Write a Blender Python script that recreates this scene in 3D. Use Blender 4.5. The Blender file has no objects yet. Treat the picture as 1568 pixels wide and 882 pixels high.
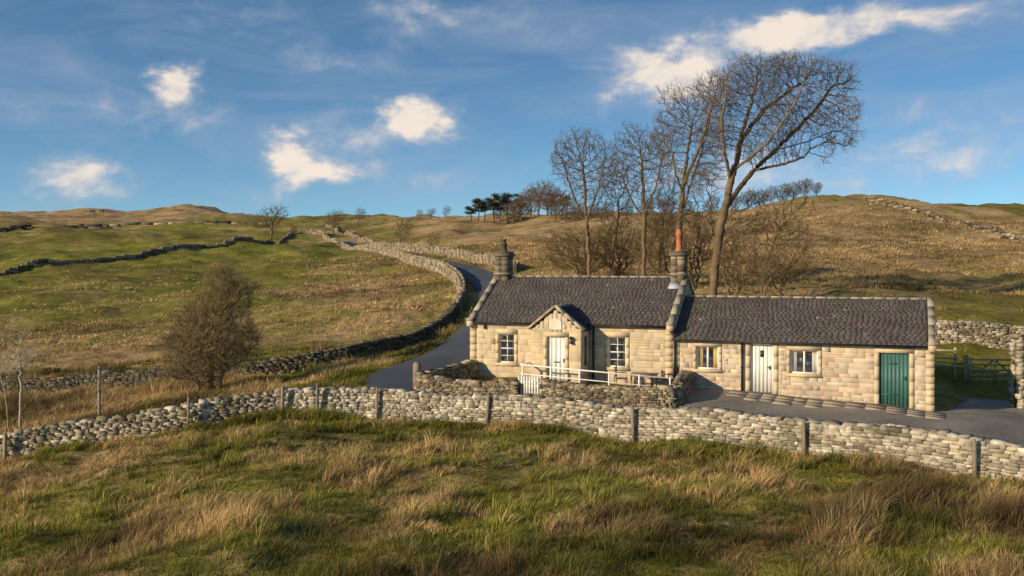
import bpy, math, numpy as np
from mathutils import Vector, Matrix
rng=np.random.default_rng(7)
H=5.2; F=1500.; HY=405.; CX=784.
scene=bpy.context.scene
def col_link(o): scene.collection.objects.link(o)
# ---------------------------------------------------------------- terrain
def p(px,Z,py,t): return ((px-CX)/F*Z,Z,H-(py-HY)/F*Z,t)
def q(px,Z,z,t): return ((px-CX)/F*Z,Z,z,t)
CP=[q(-900,12,-2.3,.5),q(-200,12,-1.7,.5),q(400,12,-1.2,.5),q(800,12,-1.,.45),q(1300,12,-.9,.4),q(1900,12,-.8,.45),q(2500,12,-.7,.45),
 q(-900,20,-2.9,.6),q(-200,20,-2.2,.6),q(0,20,-1.9,.6),q(400,20,-1.2,.45),q(800,20,-.98,.4),q(1300,20,-.92,.38),q(1700,20,-.82,.5),q(2300,20,-.7,.4),
 q(400,28,-.95,.38),q(800,28,-.95,.33),q(1200,26,-.92,.38),
 p(0,36,710,.6),p(290,37,660,.55),p(430,38,635,.5),p(560,38,637,.4),p(740,36.5,650,.35),p(970,34,674,.35),p(1230,31,697,.4),p(1568,27,735,.6),q(1800,25,-.75,.5),q(-300,35,-3.,.6),q(-900,38,-4,.6),
 q(1500,36,-.42,.3),q(1568,45,-.4,.2),q(1750,38,-.3,.3),q(1480,45,-.35,.15),q(1350,34.5,-.33,.3),q(1167,39.6,0,.3),q(1430,37.2,-.43,.3),q(1030,41,.03,.3),q(850,41.7,.15,.3),q(720,44.4,.15,.3),
 q(1200,46,.25,.3),q(1450,43,-.3,.3),q(850,50,.9,.4),q(645,41,-.13,.3),q(1035,36.8,-.15,.3),q(830,39,-.12,.3),
 p(560,41.5,592,.25),p(670,46,560,.25),p(715,51,528,.3),q(740,60,1.8,.3),q(765,70,2.55,.4),p(762,80,441,.4),p(745,90,428,.4),p(700,110,409,.4),p(640,145,395,.4),p(560,215,379,.4),
 q(1500,50,1.1,.2),q(1700,52,1.2,.3),q(1100,52,1.1,.5),q(1000,58,2.,.7),p(1500,62,470,.2),p(1500,90,422,.5),p(1250,100,400,1.),
 p(1250,190,310,.7),p(1330,195,309,.6),p(1400,190,312,.65),p(1480,185,323,.65),p(1568,210,329,.3),p(1568,330,316,.1),p(1750,300,316,.3),p(1100,205,328,1.),p(950,230,332,1.),p(850,260,333,1.),p(720,320,335,.9),
 p(1250,135,362,1.05),p(1000,140,372,1.05),p(850,120,388,1.),p(850,190,352,1.),p(1500,150,357,1.),p(1568,100,395,.75),p(1400,70,450,.3),p(1280,75,432,.5),p(1150,90,410,.85),p(900,80,420,.85),p(1700,100,390,.7),
 p(0,45,645,.75),p(200,46,620,.9),p(0,55,605,.7),p(200,54,590,.85),p(360,52,576,.6),p(450,52,568,.35),p(560,54,550,.35),p(640,58,530,.3),p(690,67,500,.35),p(712,80,458,.35),
 q(-400,56,-2.6,.6),p(0,75,525,.6),p(350,75,503,.65),p(600,75,475,.8),p(0,95,475,.15),p(350,92,468,.2),p(550,95,448,.7),p(0,130,430,.08),p(350,120,432,.08),p(600,120,415,.45),p(0,200,387,.1),p(350,200,381,.1),p(500,180,388,.3),
 p(0,320,356,.35),p(350,320,349,.3),p(550,300,354,.45),p(200,500,337,.9),p(350,450,338,.35),p(430,450,335,.3),p(550,450,335,.3),p(650,400,334,.5),
 p(0,700,328,1),p(150,680,323,1),p(255,650,321,1),p(303,650,314,.95),p(322,650,318,.9),p(345,650,329,.7),p(390,650,337,.5),p(-200,700,330,.9),p(-800,400,350,.5),p(-800,150,420,.2),
 p(0,1100,340,.6),p(400,1100,345,.6),p(800,1000,350,.6),p(1300,1000,350,.6),p(1700,1000,345,.6),p(800,500,345,.6),p(1300,350,330,.6),p(1050,350,338,.6),
 p(-600,2600,372,.5),p(800,2600,375,.5),p(2200,2600,372,.5),p(2400,300,330,.5),p(2400,80,420,.4)]
CP=np.array(CP)
def feat(X,Y):
    Yc=np.clip(Y,12,2600); k=np.clip(X/Yc,-1.4,1.4); return np.stack([k*2.2,np.log(Yc)],-1)
FP=feat(CP[:,0],CP[:,1]); c2=.07**2
def phi(a,b): return np.sqrt(((a[:,None,:]-b[None])**2).sum(-1)+c2)
A=phi(FP,FP); n=len(A)
Pm=np.c_[np.ones(n),FP]
M=np.block([[A+np.eye(n)*-1e-3,Pm],[Pm.T,np.zeros((3,3))]])
Wz=np.linalg.solve(M,np.r_[CP[:,2],0,0,0])
TAB=rng.random((256,256))
def vn(x,y):
    xi=np.floor(x).astype(int); yi=np.floor(y).astype(int); fx=x-xi; fy=y-yi
    fx=fx*fx*(3-2*fx); fy=fy*fy*(3-2*fy); g=lambda a,b:TAB[a%256,b%256]
    return (g(xi,yi)*(1-fx)+g(xi+1,yi)*fx)*(1-fy)+(g(xi,yi+1)*(1-fx)+g(xi+1,yi+1)*fx)*fy-.5
def PW(l): return np.array([((a-CX)/F*b,b) for a,b in l])
def dist_poly(X,Y,P):
    d=np.full(X.shape,1e9)
    for a,b in zip(P[:-1],P[1:]):
        v=b-a; t=np.clip(((X-a[0])*v[0]+(Y-a[1])*v[1])/(v@v),0,1)
        d=np.minimum(d,np.hypot(X-a[0]-t*v[0],Y-a[1]-t*v[1]))
    return d
def smooth(P,k=3):
    for _ in range(k):
        Q=[P[0]]
        for a,b in zip(P[:-1],P[1:]): Q+= [a*.75+b*.25,a*.25+b*.75]
        P=np.array(Q+[P[-1]])
    return P
ROAD=smooth(PW([(1080,34.3),(900,36.6),(760,38.6),(660,40.2),(608,42),(622,44),(668,47),(715,51),(742,60),(765,70),(764,80),(746,90),(715,103),(668,128),(605,170),(575,200),(528,240)]),2)
TH=math.radians(22); DX,DY=math.cos(TH),math.sin(TH); X0,Y0=10.1,39.6
def hloc(X,Y): return (X-X0)*DX-(Y-Y0)*DY,(X-X0)*DY+(Y-Y0)*DX
def hworld(u,y): return X0+u*DX+y*DY, Y0-u*DY+y*DX
FW=PW([(-500,34.5),(-300,35),(0,36),(290,37),(430,38),(560,38),(740,36.5),(970,34),(1230,31),(1568,27),(1800,25),(2100,23.5)])
def ground(X,Y,rough=True):
    X=np.atleast_1d(np.asarray(X,float)); Y=np.atleast_1d(np.asarray(Y,float)); out=np.empty(X.shape)
    for i in range(0,len(X),20000):
        s=slice(i,i+20000); f=feat(X[s],Y[s]); out[s]=phi(f,FP)@Wz[:n]+Wz[n]+f@Wz[n+1:]
    if rough:
        u,y=hloc(X,Y)
        dm=np.clip((dist_poly(X,Y,ROAD)-1.8)/4,0,1)
        near=np.maximum(np.maximum(np.abs(u+3.3)-11,np.abs(y+.5)-5.5),0); dm*=np.clip(near/6,0,1)
        w=np.clip(Y/60,0,1)
        out+=dm*(.38*vn(X/2.1,Y/2.1)+.28*vn(X/.8+9,Y/.8)+w*.5*vn(X/6.3,Y/6.3)+np.clip((Y-60)/100,0,1)*(2.2*vn(X/19,Y/19)+1.8*vn(X/8+40,Y/8)+.7*vn(X/3.5,Y/3.5)) +np.clip((Y-300)/300,0,1)*(3*vn(X/30,Y/30)+1.8*vn(X/9,Y/30)))
    return out
def gz(X,Y): return float(ground(X,Y)[0])
def tawny(X,Y):
    f=feat(X,Y); out=np.empty(X.shape)
    for i in range(0,len(X),20000):
        s=slice(i,i+20000); d=((f[s][:,None,:]-FP[None])**2).sum(-1)+.002; w=d**-1.6; out[s]=(w@CP[:,3])/w.sum(1)
    return out
# ---------------------------------------------------------------- mesh helpers
def make(name,V,Fc,col=None,mat=None,parent=None,smooth_=False,loc=None):
    V=np.asarray(V,np.float32); Fc=np.asarray(Fc,np.int32); m,k=Fc.shape
    me=bpy.data.meshes.new(name); me.vertices.add(len(V)); me.vertices.foreach_set('co',V.ravel())
    me.loops.add(m*k); me.loops.foreach_set('vertex_index',Fc.ravel())
    me.polygons.add(m); me.polygons.foreach_set('loop_start',np.arange(0,m*k,k,dtype=np.int32))
    if smooth_: me.polygons.foreach_set('use_smooth',np.ones(m,bool))
    if col is not None:
        at=me.attributes.new('col','FLOAT_COLOR','POINT'); c=np.ones((len(V),4),np.float32); c[:,:3]=col; at.data.foreach_set('color',c.ravel())
    me.update(calc_edges=True); me.validate()
    if mat: me.materials.append(mat)
    o=bpy.data.objects.new(name,me); col_link(o)
    if parent: o.parent=parent
    if loc is not None: o.location=loc
    return o
BV=np.array([(x,y,z) for x in(-1,1) for y in(-1,1) for z in(-1,1)],float)*.5
BF=np.array([(0,1,3,2),(4,6,7,5),(0,4,5,1),(2,3,7,6),(0,2,6,4),(1,5,7,3)])
def stone_t(rnd):
    a=[-1,0,1]; V=[];ix={}
    for x in a:
        for y in a:
            for z in a:
                if (x,y,z)!=(0,0,0): ix[(x,y,z)]=len(V); V.append((x,y,z))
    Fs=[]
    for ax in range(3):
        for s in(-1,1):
            o1,o2=[(1,2),(2,0),(0,1)][ax]
            for i in(-1,0):
                for j in(-1,0):
                    qd=[]
                    for di,dj in((0,0),(1,0),(1,1),(0,1)):
                        c=[0,0,0]; c[ax]=s; c[o1]=i+di; c[o2]=j+dj; qd.append(ix[tuple(c)])
                    Fs.append(qd if s>0 else qd[::-1])
    V=np.array(V,float); L=np.linalg.norm(V,axis=1,keepdims=True); V=V*(1-rnd)+rnd*V/L
    return V*.5,np.array(Fs)
ST=stone_t(.04); BL=(BV,BF)
def cham():
    V=np.array([(-1,-.93,-1),(1,-.93,-1),(1,-.93,1),(-1,-.93,1),(-.98,-1,-.96),(.98,-1,-.96),(.98,-1,.96),(-.98,-1,.96),(-1,1,-1),(1,1,-1),(1,1,1),(-1,1,1)],float)*.5
    Fs=[(4,5,6,7),(0,1,5,4),(1,2,6,5),(2,3,7,6),(3,0,4,7),(1,0,8,9),(2,1,9,10),(3,2,10,11),(0,3,11,8),(9,8,11,10)]
    return V,np.array(Fs)
CH=cham()
class Batch:
    def __init__(s): s.c=[];s.s=[];s.R=[];s.k=[]
    def add(s,c,sz,R=None,col=(1,1,1)): s.c.append(c);s.s.append(sz);s.R.append(np.eye(3) if R is None else R);s.k.append(col)
    def box(s,x0,x1,y0,y1,z0,z1,col=(1,1,1)): s.add(((x0+x1)/2,(y0+y1)/2,(z0+z1)/2),(x1-x0,y1-y0,z1-z0),None,col)
    def bar(s,a,b,w,t,col=(1,1,1)):
        a=np.array(a,float);b=np.array(b,float);d=b-a;L=np.linalg.norm(d);d/=L
        up=np.array((0,0,1.)) if abs(d[2])<.95 else np.array((0,1.,0)); e=np.cross(up,d); e/=np.linalg.norm(e); g=np.cross(d,e)
        s.add((a+b)/2,(L,w,t),np.stack([d,e,g],1),col)
    def build(s,name,mat,parent=None,T=(BV,BF),jit=0.,sm=False):
        C=np.array(s.c,float);S=np.array(s.s,float);R=np.array(s.R,float);K=np.array(s.k,float)
        tv,tf=T; N=len(C); L=tv[None]*S[:,None,:]
        if jit: L=L+rng.uniform(-jit,jit,L.shape)*np.minimum(S,.4)[:,None,:]
        V=np.einsum('nij,nvj->nvi',R,L)+C[:,None,:]
        Fc=tf[None]+(np.arange(N)*len(tv))[:,None,None]
        return make(name,V.reshape(-1,3),Fc.reshape(-1,tf.shape[1]),np.repeat(K,len(tv),0),mat,parent,sm)
def Rz(t): return np.array([[t[0],-t[1],0],[t[1],t[0],0],[0,0,1.]])
def Re(a,b,c):
    return np.array(Matrix.Rotation(c,3,'Z')@Matrix.Rotation(b,3,'Y')@Matrix.Rotation(a,3,'X'))
def pick(pal,v=.12):
    c=np.array(pal[rng.integers(len(pal))]); return np.clip(c*(1+rng.normal(0,v))+rng.normal(0,.006,3),.01,.9)
# ---------------------------------------------------------------- materials
def nodes(name):
    m=bpy.data.materials.new(name); m.use_nodes=True; nt=m.node_tree; b=nt.nodes['Principled BSDF']; return m,nt,b
def N(nt,t,**k):
    x=nt.nodes.new(t)
    for a,v in k.items(): setattr(x,a,v)
    return x
def mat_attr(name,rough=.9,nscale=6.,lo=.7,hi=1.25,bump=.3,bscale=25.,spec=.2,trans=0,moss=None):
    m,nt,b=nodes(name); L=nt.links
    at=N(nt,'ShaderNodeAttribute',attribute_name='col'); tc=N(nt,'ShaderNodeTexCoord')
    no=N(nt,'ShaderNodeTexNoise'); no.inputs['Scale'].default_value=nscale; no.inputs['Detail'].default_value=5; L.new(tc.outputs['Object'],no.inputs['Vector'])
    mr=N(nt,'ShaderNodeMapRange'); mr.inputs[1].default_value=.3;mr.inputs[2].default_value=.7;mr.inputs[3].default_value=lo;mr.inputs[4].default_value=hi; L.new(no.outputs['Fac'],mr.inputs[0])
    mx=N(nt,'ShaderNodeVectorMath',operation='SCALE'); L.new(at.outputs['Color'],mx.inputs[0]); L.new(mr.outputs[0],mx.inputs['Scale'])
    out=mx.outputs[0]
    if moss:
        n2=N(nt,'ShaderNodeTexNoise'); n2.inputs['Scale'].default_value=moss[1]; n2.inputs['Detail'].default_value=5; L.new(tc.outputs['Object'],n2.inputs['Vector'])
        m2=N(nt,'ShaderNodeMapRange'); m2.inputs[1].default_value=moss[2];m2.inputs[2].default_value=moss[2]+.1; m2.inputs[4].default_value=moss[3]; L.new(n2.outputs['Fac'],m2.inputs[0])
        mm=N(nt,'ShaderNodeMix',data_type='RGBA'); L.new(m2.outputs[0],mm.inputs[0]); L.new(out,mm.inputs[6]); mm.inputs[7].default_value=(*moss[0],1); out=mm.outputs[2]
    L.new(out,b.inputs['Base Color']); b.inputs['Roughness'].default_value=rough; b.inputs['Specular IOR Level'].default_value=spec
    if bump:
        nb=N(nt,'ShaderNodeTexNoise'); nb.inputs['Scale'].default_value=bscale; nb.inputs['Detail'].default_value=4; L.new(tc.outputs['Object'],nb.inputs['Vector'])
        bp=N(nt,'ShaderNodeBump'); bp.inputs['Strength'].default_value=bump; bp.inputs['Distance'].default_value=.03; L.new(nb.outputs['Fac'],bp.inputs['Height']); L.new(bp.outputs[0],b.inputs['Normal'])
    if trans:
        tr=N(nt,'ShaderNodeBsdfTranslucent'); L.new(out,tr.inputs[0]); ms=N(nt,'ShaderNodeMixShader'); ms.inputs[0].default_value=trans
        L.new(b.outputs[0],ms.inputs[1]); L.new(tr.outputs[0],ms.inputs[2]); L.new(ms.outputs[0],nt.nodes['Material Output'].inputs[0])
    return m
M_stone=mat_attr('sandstone',.92,3,.86,1.12,.35,26,moss=((.36,.27,.17),.9,.58,.4))
M_dress=mat_attr('dressed_sandstone',.9,3,.85,1.12,.2,30,moss=((.22,.18,.12),1.6,.6,.35))
M_wall=mat_attr('drystone',.95,5,.65,1.2,.6,18,moss=((.085,.08,.045),.7,.55,.6))
M_slate=mat_attr('slate',.8,1.2,.85,1.15,.15,15,.15,moss=((.12,.10,.085),.6,.56,.45))
M_mortar=mat_attr('mortar',.95,8,.8,1.1,.3,40)
M_wood=mat_attr('weathered_wood',.85,5,.7,1.2,.4,30)
M_paint=mat_attr('paint',.5,2,.9,1.02,.05,10,.4)
M_metal=mat_attr('black_metal',.5,2,.9,1.1,0,10,.5)
M_bark=mat_attr('bark',.95,1.5,.7,1.3,.5,20,moss=((.14,.12,.045),.5,.55,.5))
M_blade=mat_attr('grass_blades',.85,.3,.6,1.35,0,1,.1,trans=.25)
M_leaf=mat_attr('leaves',.8,.6,.7,1.3,0,1,.15,trans=.25)
def mat_glass():
    m,nt,b=nodes('window_glass'); L=nt.links
    t=N(nt,'ShaderNodeBsdfTransparent'); g=N(nt,'ShaderNodeBsdfGlossy'); g.inputs['Roughness'].default_value=.03
    ms=N(nt,'ShaderNodeMixShader'); ms.inputs[0].default_value=.12; L.new(t.outputs[0],ms.inputs[1]);L.new(g.outputs[0],ms.inputs[2]);L.new(ms.outputs[0],nt.nodes['Material Output'].inputs[0]); return m
M_glass=mat_glass()
def mat_gravel(name,c1,c2,sc):
    m,nt,b=nodes(name);L=nt.links; tc=N(nt,'ShaderNodeTexCoord')
    a=N(nt,'ShaderNodeTexNoise');a.inputs['Scale'].default_value=sc;a.inputs['Detail'].default_value=8
    a2=N(nt,'ShaderNodeTexNoise');a2.inputs['Scale'].default_value=.5;a2.inputs['Detail'].default_value=5
    for x in(a,a2): L.new(tc.outputs['Object'],x.inputs['Vector'])
    ad=N(nt,'ShaderNodeMath',operation='ADD');L.new(a.outputs[0],ad.inputs[0]);L.new(a2.outputs[0],ad.inputs[1])
    r=N(nt,'ShaderNodeMapRange');r.inputs[1].default_value=.75;r.inputs[2].default_value=1.25;L.new(ad.outputs[0],r.inputs[0])
    mm=N(nt,'ShaderNodeMix',data_type='RGBA');L.new(r.outputs[0],mm.inputs[0]);mm.inputs[6].default_value=(*c1,1);mm.inputs[7].default_value=(*c2,1)
    L.new(mm.outputs[2],b.inputs['Base Color']);b.inputs['Roughness'].default_value=.85
    bp=N(nt,'ShaderNodeBump');bp.inputs['Strength'].default_value=.5;bp.inputs['Distance'].default_value=.03;L.new(a.outputs[0],bp.inputs['Height']);L.new(bp.outputs[0],b.inputs['Normal']);return m
M_gravel=mat_gravel('gravel',(.14,.115,.09),(.30,.25,.2),9)
M_road=mat_gravel('asphalt',(.04,.045,.055),(.075,.08,.095),20)
def mat_ground():
    m,nt,b=nodes('moorland');L=nt.links
    at=N(nt,'ShaderNodeAttribute',attribute_name='col'); sp=N(nt,'ShaderNodeSeparateColor');L.new(at.outputs['Color'],sp.inputs[0]); tc=N(nt,'ShaderNodeTexCoord')
    def noi(s,d=8,r=.6,st=None):
        a=N(nt,'ShaderNodeTexNoise');a.inputs['Scale'].default_value=s;a.inputs['Detail'].default_value=d;a.inputs['Roughness'].default_value=r
        if st:
            mp=N(nt,'ShaderNodeMapping');mp.inputs['Scale'].default_value=st;L.new(tc.outputs['Object'],mp.inputs[0]);L.new(mp.outputs[0],a.inputs['Vector'])
        else: L.new(tc.outputs['Object'],a.inputs['Vector'])
        return a
    def mth(op,a,bb):
        x=N(nt,'ShaderNodeMath',operation=op)
        for i,v in enumerate((a,bb)):
            if isinstance(v,(int,float)): x.inputs[i].default_value=v
            else: L.new(v,x.inputs[i])
        return x.outputs[0]
    def mixc(f,a,bb):
        x=N(nt,'ShaderNodeMix',data_type='RGBA');L.new(f,x.inputs[0])
        for i,v in((6,a),(7,bb)):
            if isinstance(v,tuple): x.inputs[i].default_value=(*v,1)
            else: L.new(v,x.inputs[i])
        return x.outputs[2]
    def mr(v,a,bb,c=0,d=1):
        x=N(nt,'ShaderNodeMapRange');L.new(v,x.inputs[0]);x.inputs[1].default_value=a;x.inputs[2].default_value=bb;x.inputs[3].default_value=c;x.inputs[4].default_value=d;return x.outputs[0]
    n1=noi(.06,8,.68);n2=noi(.9,6,.7);n3=noi(.25,7,.7,(1,1,2.5));n4=noi(2.2,6,.75);n5=noi(.045,8,.75)
    f=mth('ADD',sp.outputs[0],mth('MULTIPLY',mth('SUBTRACT',n1.outputs[0],.5),2.0)); f=mth('ADD',f,mth('MULTIPLY',mth('SUBTRACT',n2.outputs[0],.5),1.1))
    f=mr(f,.3,.72)
    g=mixc(mr(n3.outputs[0],.35,.65),(.13,.13,.02),(.30,.27,.055))
    t=mixc(mr(n3.outputs[0],.3,.7),(.28,.165,.07),(.62,.43,.22))
    c=mixc(f,g,t)
    c=mixc(mr(n5.outputs[0],.5,.6,0,.68),c,(.13,.09,.035))
    c=mixc(mr(n4.outputs[0],.5,.72,0,.55),c,(.07,.055,.022))
    L.new(c,b.inputs['Base Color']);b.inputs['Roughness'].default_value=1;b.inputs['Specular IOR Level'].default_value=.05
    bp=N(nt,'ShaderNodeBump');bp.inputs['Strength'].default_value=1;bp.inputs['Distance'].default_value=.4
    L.new(mth('ADD',n2.outputs[0],mth('MULTIPLY',n4.outputs[0],.4)),bp.inputs['Height']);L.new(bp.outputs[0],b.inputs['Normal']);return m
M_ground=mat_ground()
ks=np.linspace(-1.9,1.9,560); Ys=np.r_[np.linspace(-40,11.5,30),np.exp(np.linspace(math.log(12),math.log(2800),520))]
KK,YY=np.meshgrid(ks,Ys); XX=KK*np.maximum(YY,14); x=XX.ravel();y=YY.ravel(); z=ground(x,y)
nr,nc=KK.shape; I=np.arange(nr*nc).reshape(nr,nc)
Fc=np.stack([I[:-1,:-1],I[:-1,1:],I[1:,1:],I[1:,:-1]],-1).reshape(-1,4)
tw=tawny(x,y)
make('ground',np.c_[x,y,z],Fc,np.c_[tw,tw,tw],M_ground,smooth_=True)
def strip(name,P,w,lift,mat,segl=1.):
    d=np.r_[0,np.cumsum(np.hypot(*np.diff(P,axis=0).T))]; s=np.arange(0,d[-1],segl); c=np.c_[np.interp(s,d,P[:,0]),np.interp(s,d,P[:,1])]
    t=np.gradient(c,axis=0); t/=np.linalg.norm(t,axis=1,keepdims=True); nn=np.c_[-t[:,1],t[:,0]]
    wv=np.interp(c[:,1],[0,80,120,400],[w,w,w*.8,w*.7])[:,None]
    o=np.linspace(-1,1,7)[None]*wv/2; X=(c[:,None,0]+nn[:,None,0]*o).ravel(); Y=(c[:,None,1]+nn[:,None,1]*o).ravel()
    Z=ground(X,Y)+np.interp(Y,[0,60,400],[lift,lift+.03,lift+.2]); I=np.arange(len(X)).reshape(-1,7)
    return make(name,np.c_[X,Y,Z],np.stack([I[:-1,:-1],I[:-1,1:],I[1:,1:],I[1:,:-1]],-1).reshape(-1,4),None,mat,smooth_=True)
strip('road',ROAD,3.1,.05,M_road,.8)
def inpoly(X,Y,P):
    c=np.zeros(X.shape,bool)
    for (a,b),(d,e) in zip(P,np.roll(P,-1,0)):
        c^=((b>Y)!=(e>Y))&(X<(d-a)*(Y-b)/(e-b+1e-12)+a)
    return c
YARD=np.array([(5.5,35.2),(9.2,31.3),(14.1,27.3),(18,25.2),(34,25),(34,38.5),(25,41.8),(20,42.6),hworld(6.9,0.4),hworld(6.4,.3),hworld(-3.,.3),(6.4,36.8)])
gx,gy=np.meshgrid(np.arange(2,34,.25),np.arange(24,46,.25)); cx=gx[:-1,:-1]+.125; cy=gy[:-1,:-1]+.125; keep=inpoly(cx,cy,YARD).ravel()
I=np.arange(gx.size).reshape(gx.shape); Fq=np.stack([I[:-1,:-1],I[:-1,1:],I[1:,1:],I[1:,:-1]],-1).reshape(-1,4)[keep]
us,inv=np.unique(Fq,return_inverse=True); vx=gx.ravel()[us];vy=gy.ravel()[us]
make('gravel_yard',np.c_[vx,vy,ground(vx,vy)+.03],inv.reshape(-1,4),None,M_gravel,smooth_=True)
# ---------------------------------------------------------------- dry stone walls
PAL=[(.50,.43,.32),(.42,.36,.26),(.55,.48,.37),(.34,.29,.21),(.46,.38,.27),(.25,.21,.16),(.38,.33,.25),(.47,.42,.34)]
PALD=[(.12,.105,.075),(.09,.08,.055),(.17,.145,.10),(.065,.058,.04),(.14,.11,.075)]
PALB=[(.34,.26,.17),(.27,.21,.14),(.40,.32,.21),(.17,.13,.09),(.29,.24,.16)]
def stone_wall(name,P,h,w=.5,pal=PAL,L0=.25,c0=.085,base=-.15):
    P=np.asarray(P,float); d=np.r_[0,np.cumsum(np.hypot(*np.diff(P,axis=0).T))]; S=np.arange(0,d[-1]+.4,.4); S[-1]=d[-1]
    cx=np.interp(S,d,P[:,0]);cy=np.interp(S,d,P[:,1]); gzv=ground(cx,cy)
    k_=np.ones(9)/9
    if len(gzv)>20: gzv=np.convolve(np.pad(gzv,4,'edge'),k_,'valid')
    tx=np.gradient(cx);ty=np.gradient(cy);l=np.hypot(tx,ty);tx/=l;ty/=l
    at=lambda s:(np.interp(s,S,cx),np.interp(s,S,cy),np.interp(s,S,gzv),np.interp(s,S,tx),np.interp(s,S,ty))
    base=base-.12
    B=Batch();C=Batch(); s=0
    while s<d[-1]:
        X,Y,Z,a,b=at(s+.3); sc=max(1,Y/60); st=.6*sc
        q_=np.hypot(a,b); hh=h*.9-base; C.add((X,Y,Z+base+hh/2),(st*1.05,w-.2,hh),Rz((a/q_,b/q_)),(.09,.075,.055)); s+=st
    for side in(-1,1):
        zc=base; ci=0
        while zc<h-.02:
            s=rng.uniform(-.2,0); ch=c0*rng.uniform(.7,1.5)
            while s<d[-1]:
                Y=at(s)[1]; sc=max(1,Y/50); ln=L0*sc*rng.uniform(.4,1.8)
                X,Y,Z,a,b=at(np.clip(s+ln/2,0,d[-1])); ww=w*(1-.22*zc/h)/2
                cch=ch*rng.uniform(.85,1.12); und=.07*vn(np.array([s/1.5]),np.array([zc*2+7.]))[0]
                if not(sc>1.6 and (ci%2)):
                    hh=cch*(2.1 if sc>1.6 else 1)
                    B.add((X-b*side*(ww-.06)+rng.normal(0,.008),Y+a*side*(ww-.06)+rng.normal(0,.008),Z+zc+hh/2+und),(ln*.99,.22,hh*1.0),Rz((a,b))@Re(rng.normal(0,.04),rng.normal(0,.035),rng.normal(0,.04)),pick(pal,.17))
                s+=ln
            zc+=ch; ci+=1
    s=0
    while s<d[-1]:
        X,Y,Z,a,b=at(s); sc=max(1,Y/55); ln=rng.uniform(.14,.5)*sc; hh=rng.uniform(.07,.14)
        B.add((X,Y,Z+h+hh/2-.04+.07*vn(np.array([s/1.5]),np.array([3.]))[0]),(ln,w*rng.uniform(.75,.95),hh),Rz((a,b))@Re(rng.normal(0,.06),rng.normal(0,.11),rng.normal(0,.08)),pick(pal,.17)*.95); s+=ln*.98
    e=bpy.data.objects.new(name,None); col_link(e)
    B.build('stones',M_wall,e,ST,.07); C.build('core',M_wall,e)
    return e
stone_wall('drystone_field_wall',FW[:5],.98,.55,PAL[:4]+PALB)
stone_wall('drystone_field_wall',FW[4:],1.0,.55)
RW=smooth(PW([(-400,57),(0,55),(200,54),(360,52),(450,52),(560,54),(640,58),(680,65),(703,74),(710,82),(699,92),(680,104),(640,128),(560,190),(470,290)]),1)
sp_=int(np.argmin(np.abs(RW[:,1]-70)+(RW[:,0]<-8)*100))
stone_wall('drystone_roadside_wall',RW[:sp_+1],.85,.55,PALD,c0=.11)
stone_wall('drystone_roadside_wall',RW[sp_:],.95,.55,PALB+PAL[3:5],c0=.11)
stone_wall('drystone_verge_wall',PW([(790,90),(755,105),(705,128),(630,170),(545,250),(500,330)]),.95,.5,PALB,c0=.16)
stone_wall('drystone_pasture_wall',PW([(-200,140),(10,155),(200,175),(400,205),(460,285)]),.3,.45,PALB,c0=.2,L0=.5)
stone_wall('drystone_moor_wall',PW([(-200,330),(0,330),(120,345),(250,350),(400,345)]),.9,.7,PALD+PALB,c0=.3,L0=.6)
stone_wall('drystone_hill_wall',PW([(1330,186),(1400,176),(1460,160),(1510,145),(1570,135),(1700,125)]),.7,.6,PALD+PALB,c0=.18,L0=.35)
stone_wall('drystone_paddock_wall',PW([(1425,50.5),(1500,50),(1568,49.5),(1700,49)]),1.1,.5,PAL+PALB,c0=.1)
ga=np.array((-3.8,41.));gb=np.array((6.16,36.8)); gp=lambda t:ga+(gb-ga)*t
stone_wall('garden_wall',[gp(0),gp(.4)],.74,.4,PALB+PALD[2:3],c0=.08,L0=.2)
stone_wall('garden_wall',[gp(.505),gp(1),hworld(-3.0,-.25)],.74,.4,PALB+PALD[2:3],c0=.08,L0=.2)
stone_wall('garden_wall',[gp(0),hworld(-12.7,-.3)],.74,.4,PALB+PALD[2:3],c0=.08,L0=.2)
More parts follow.
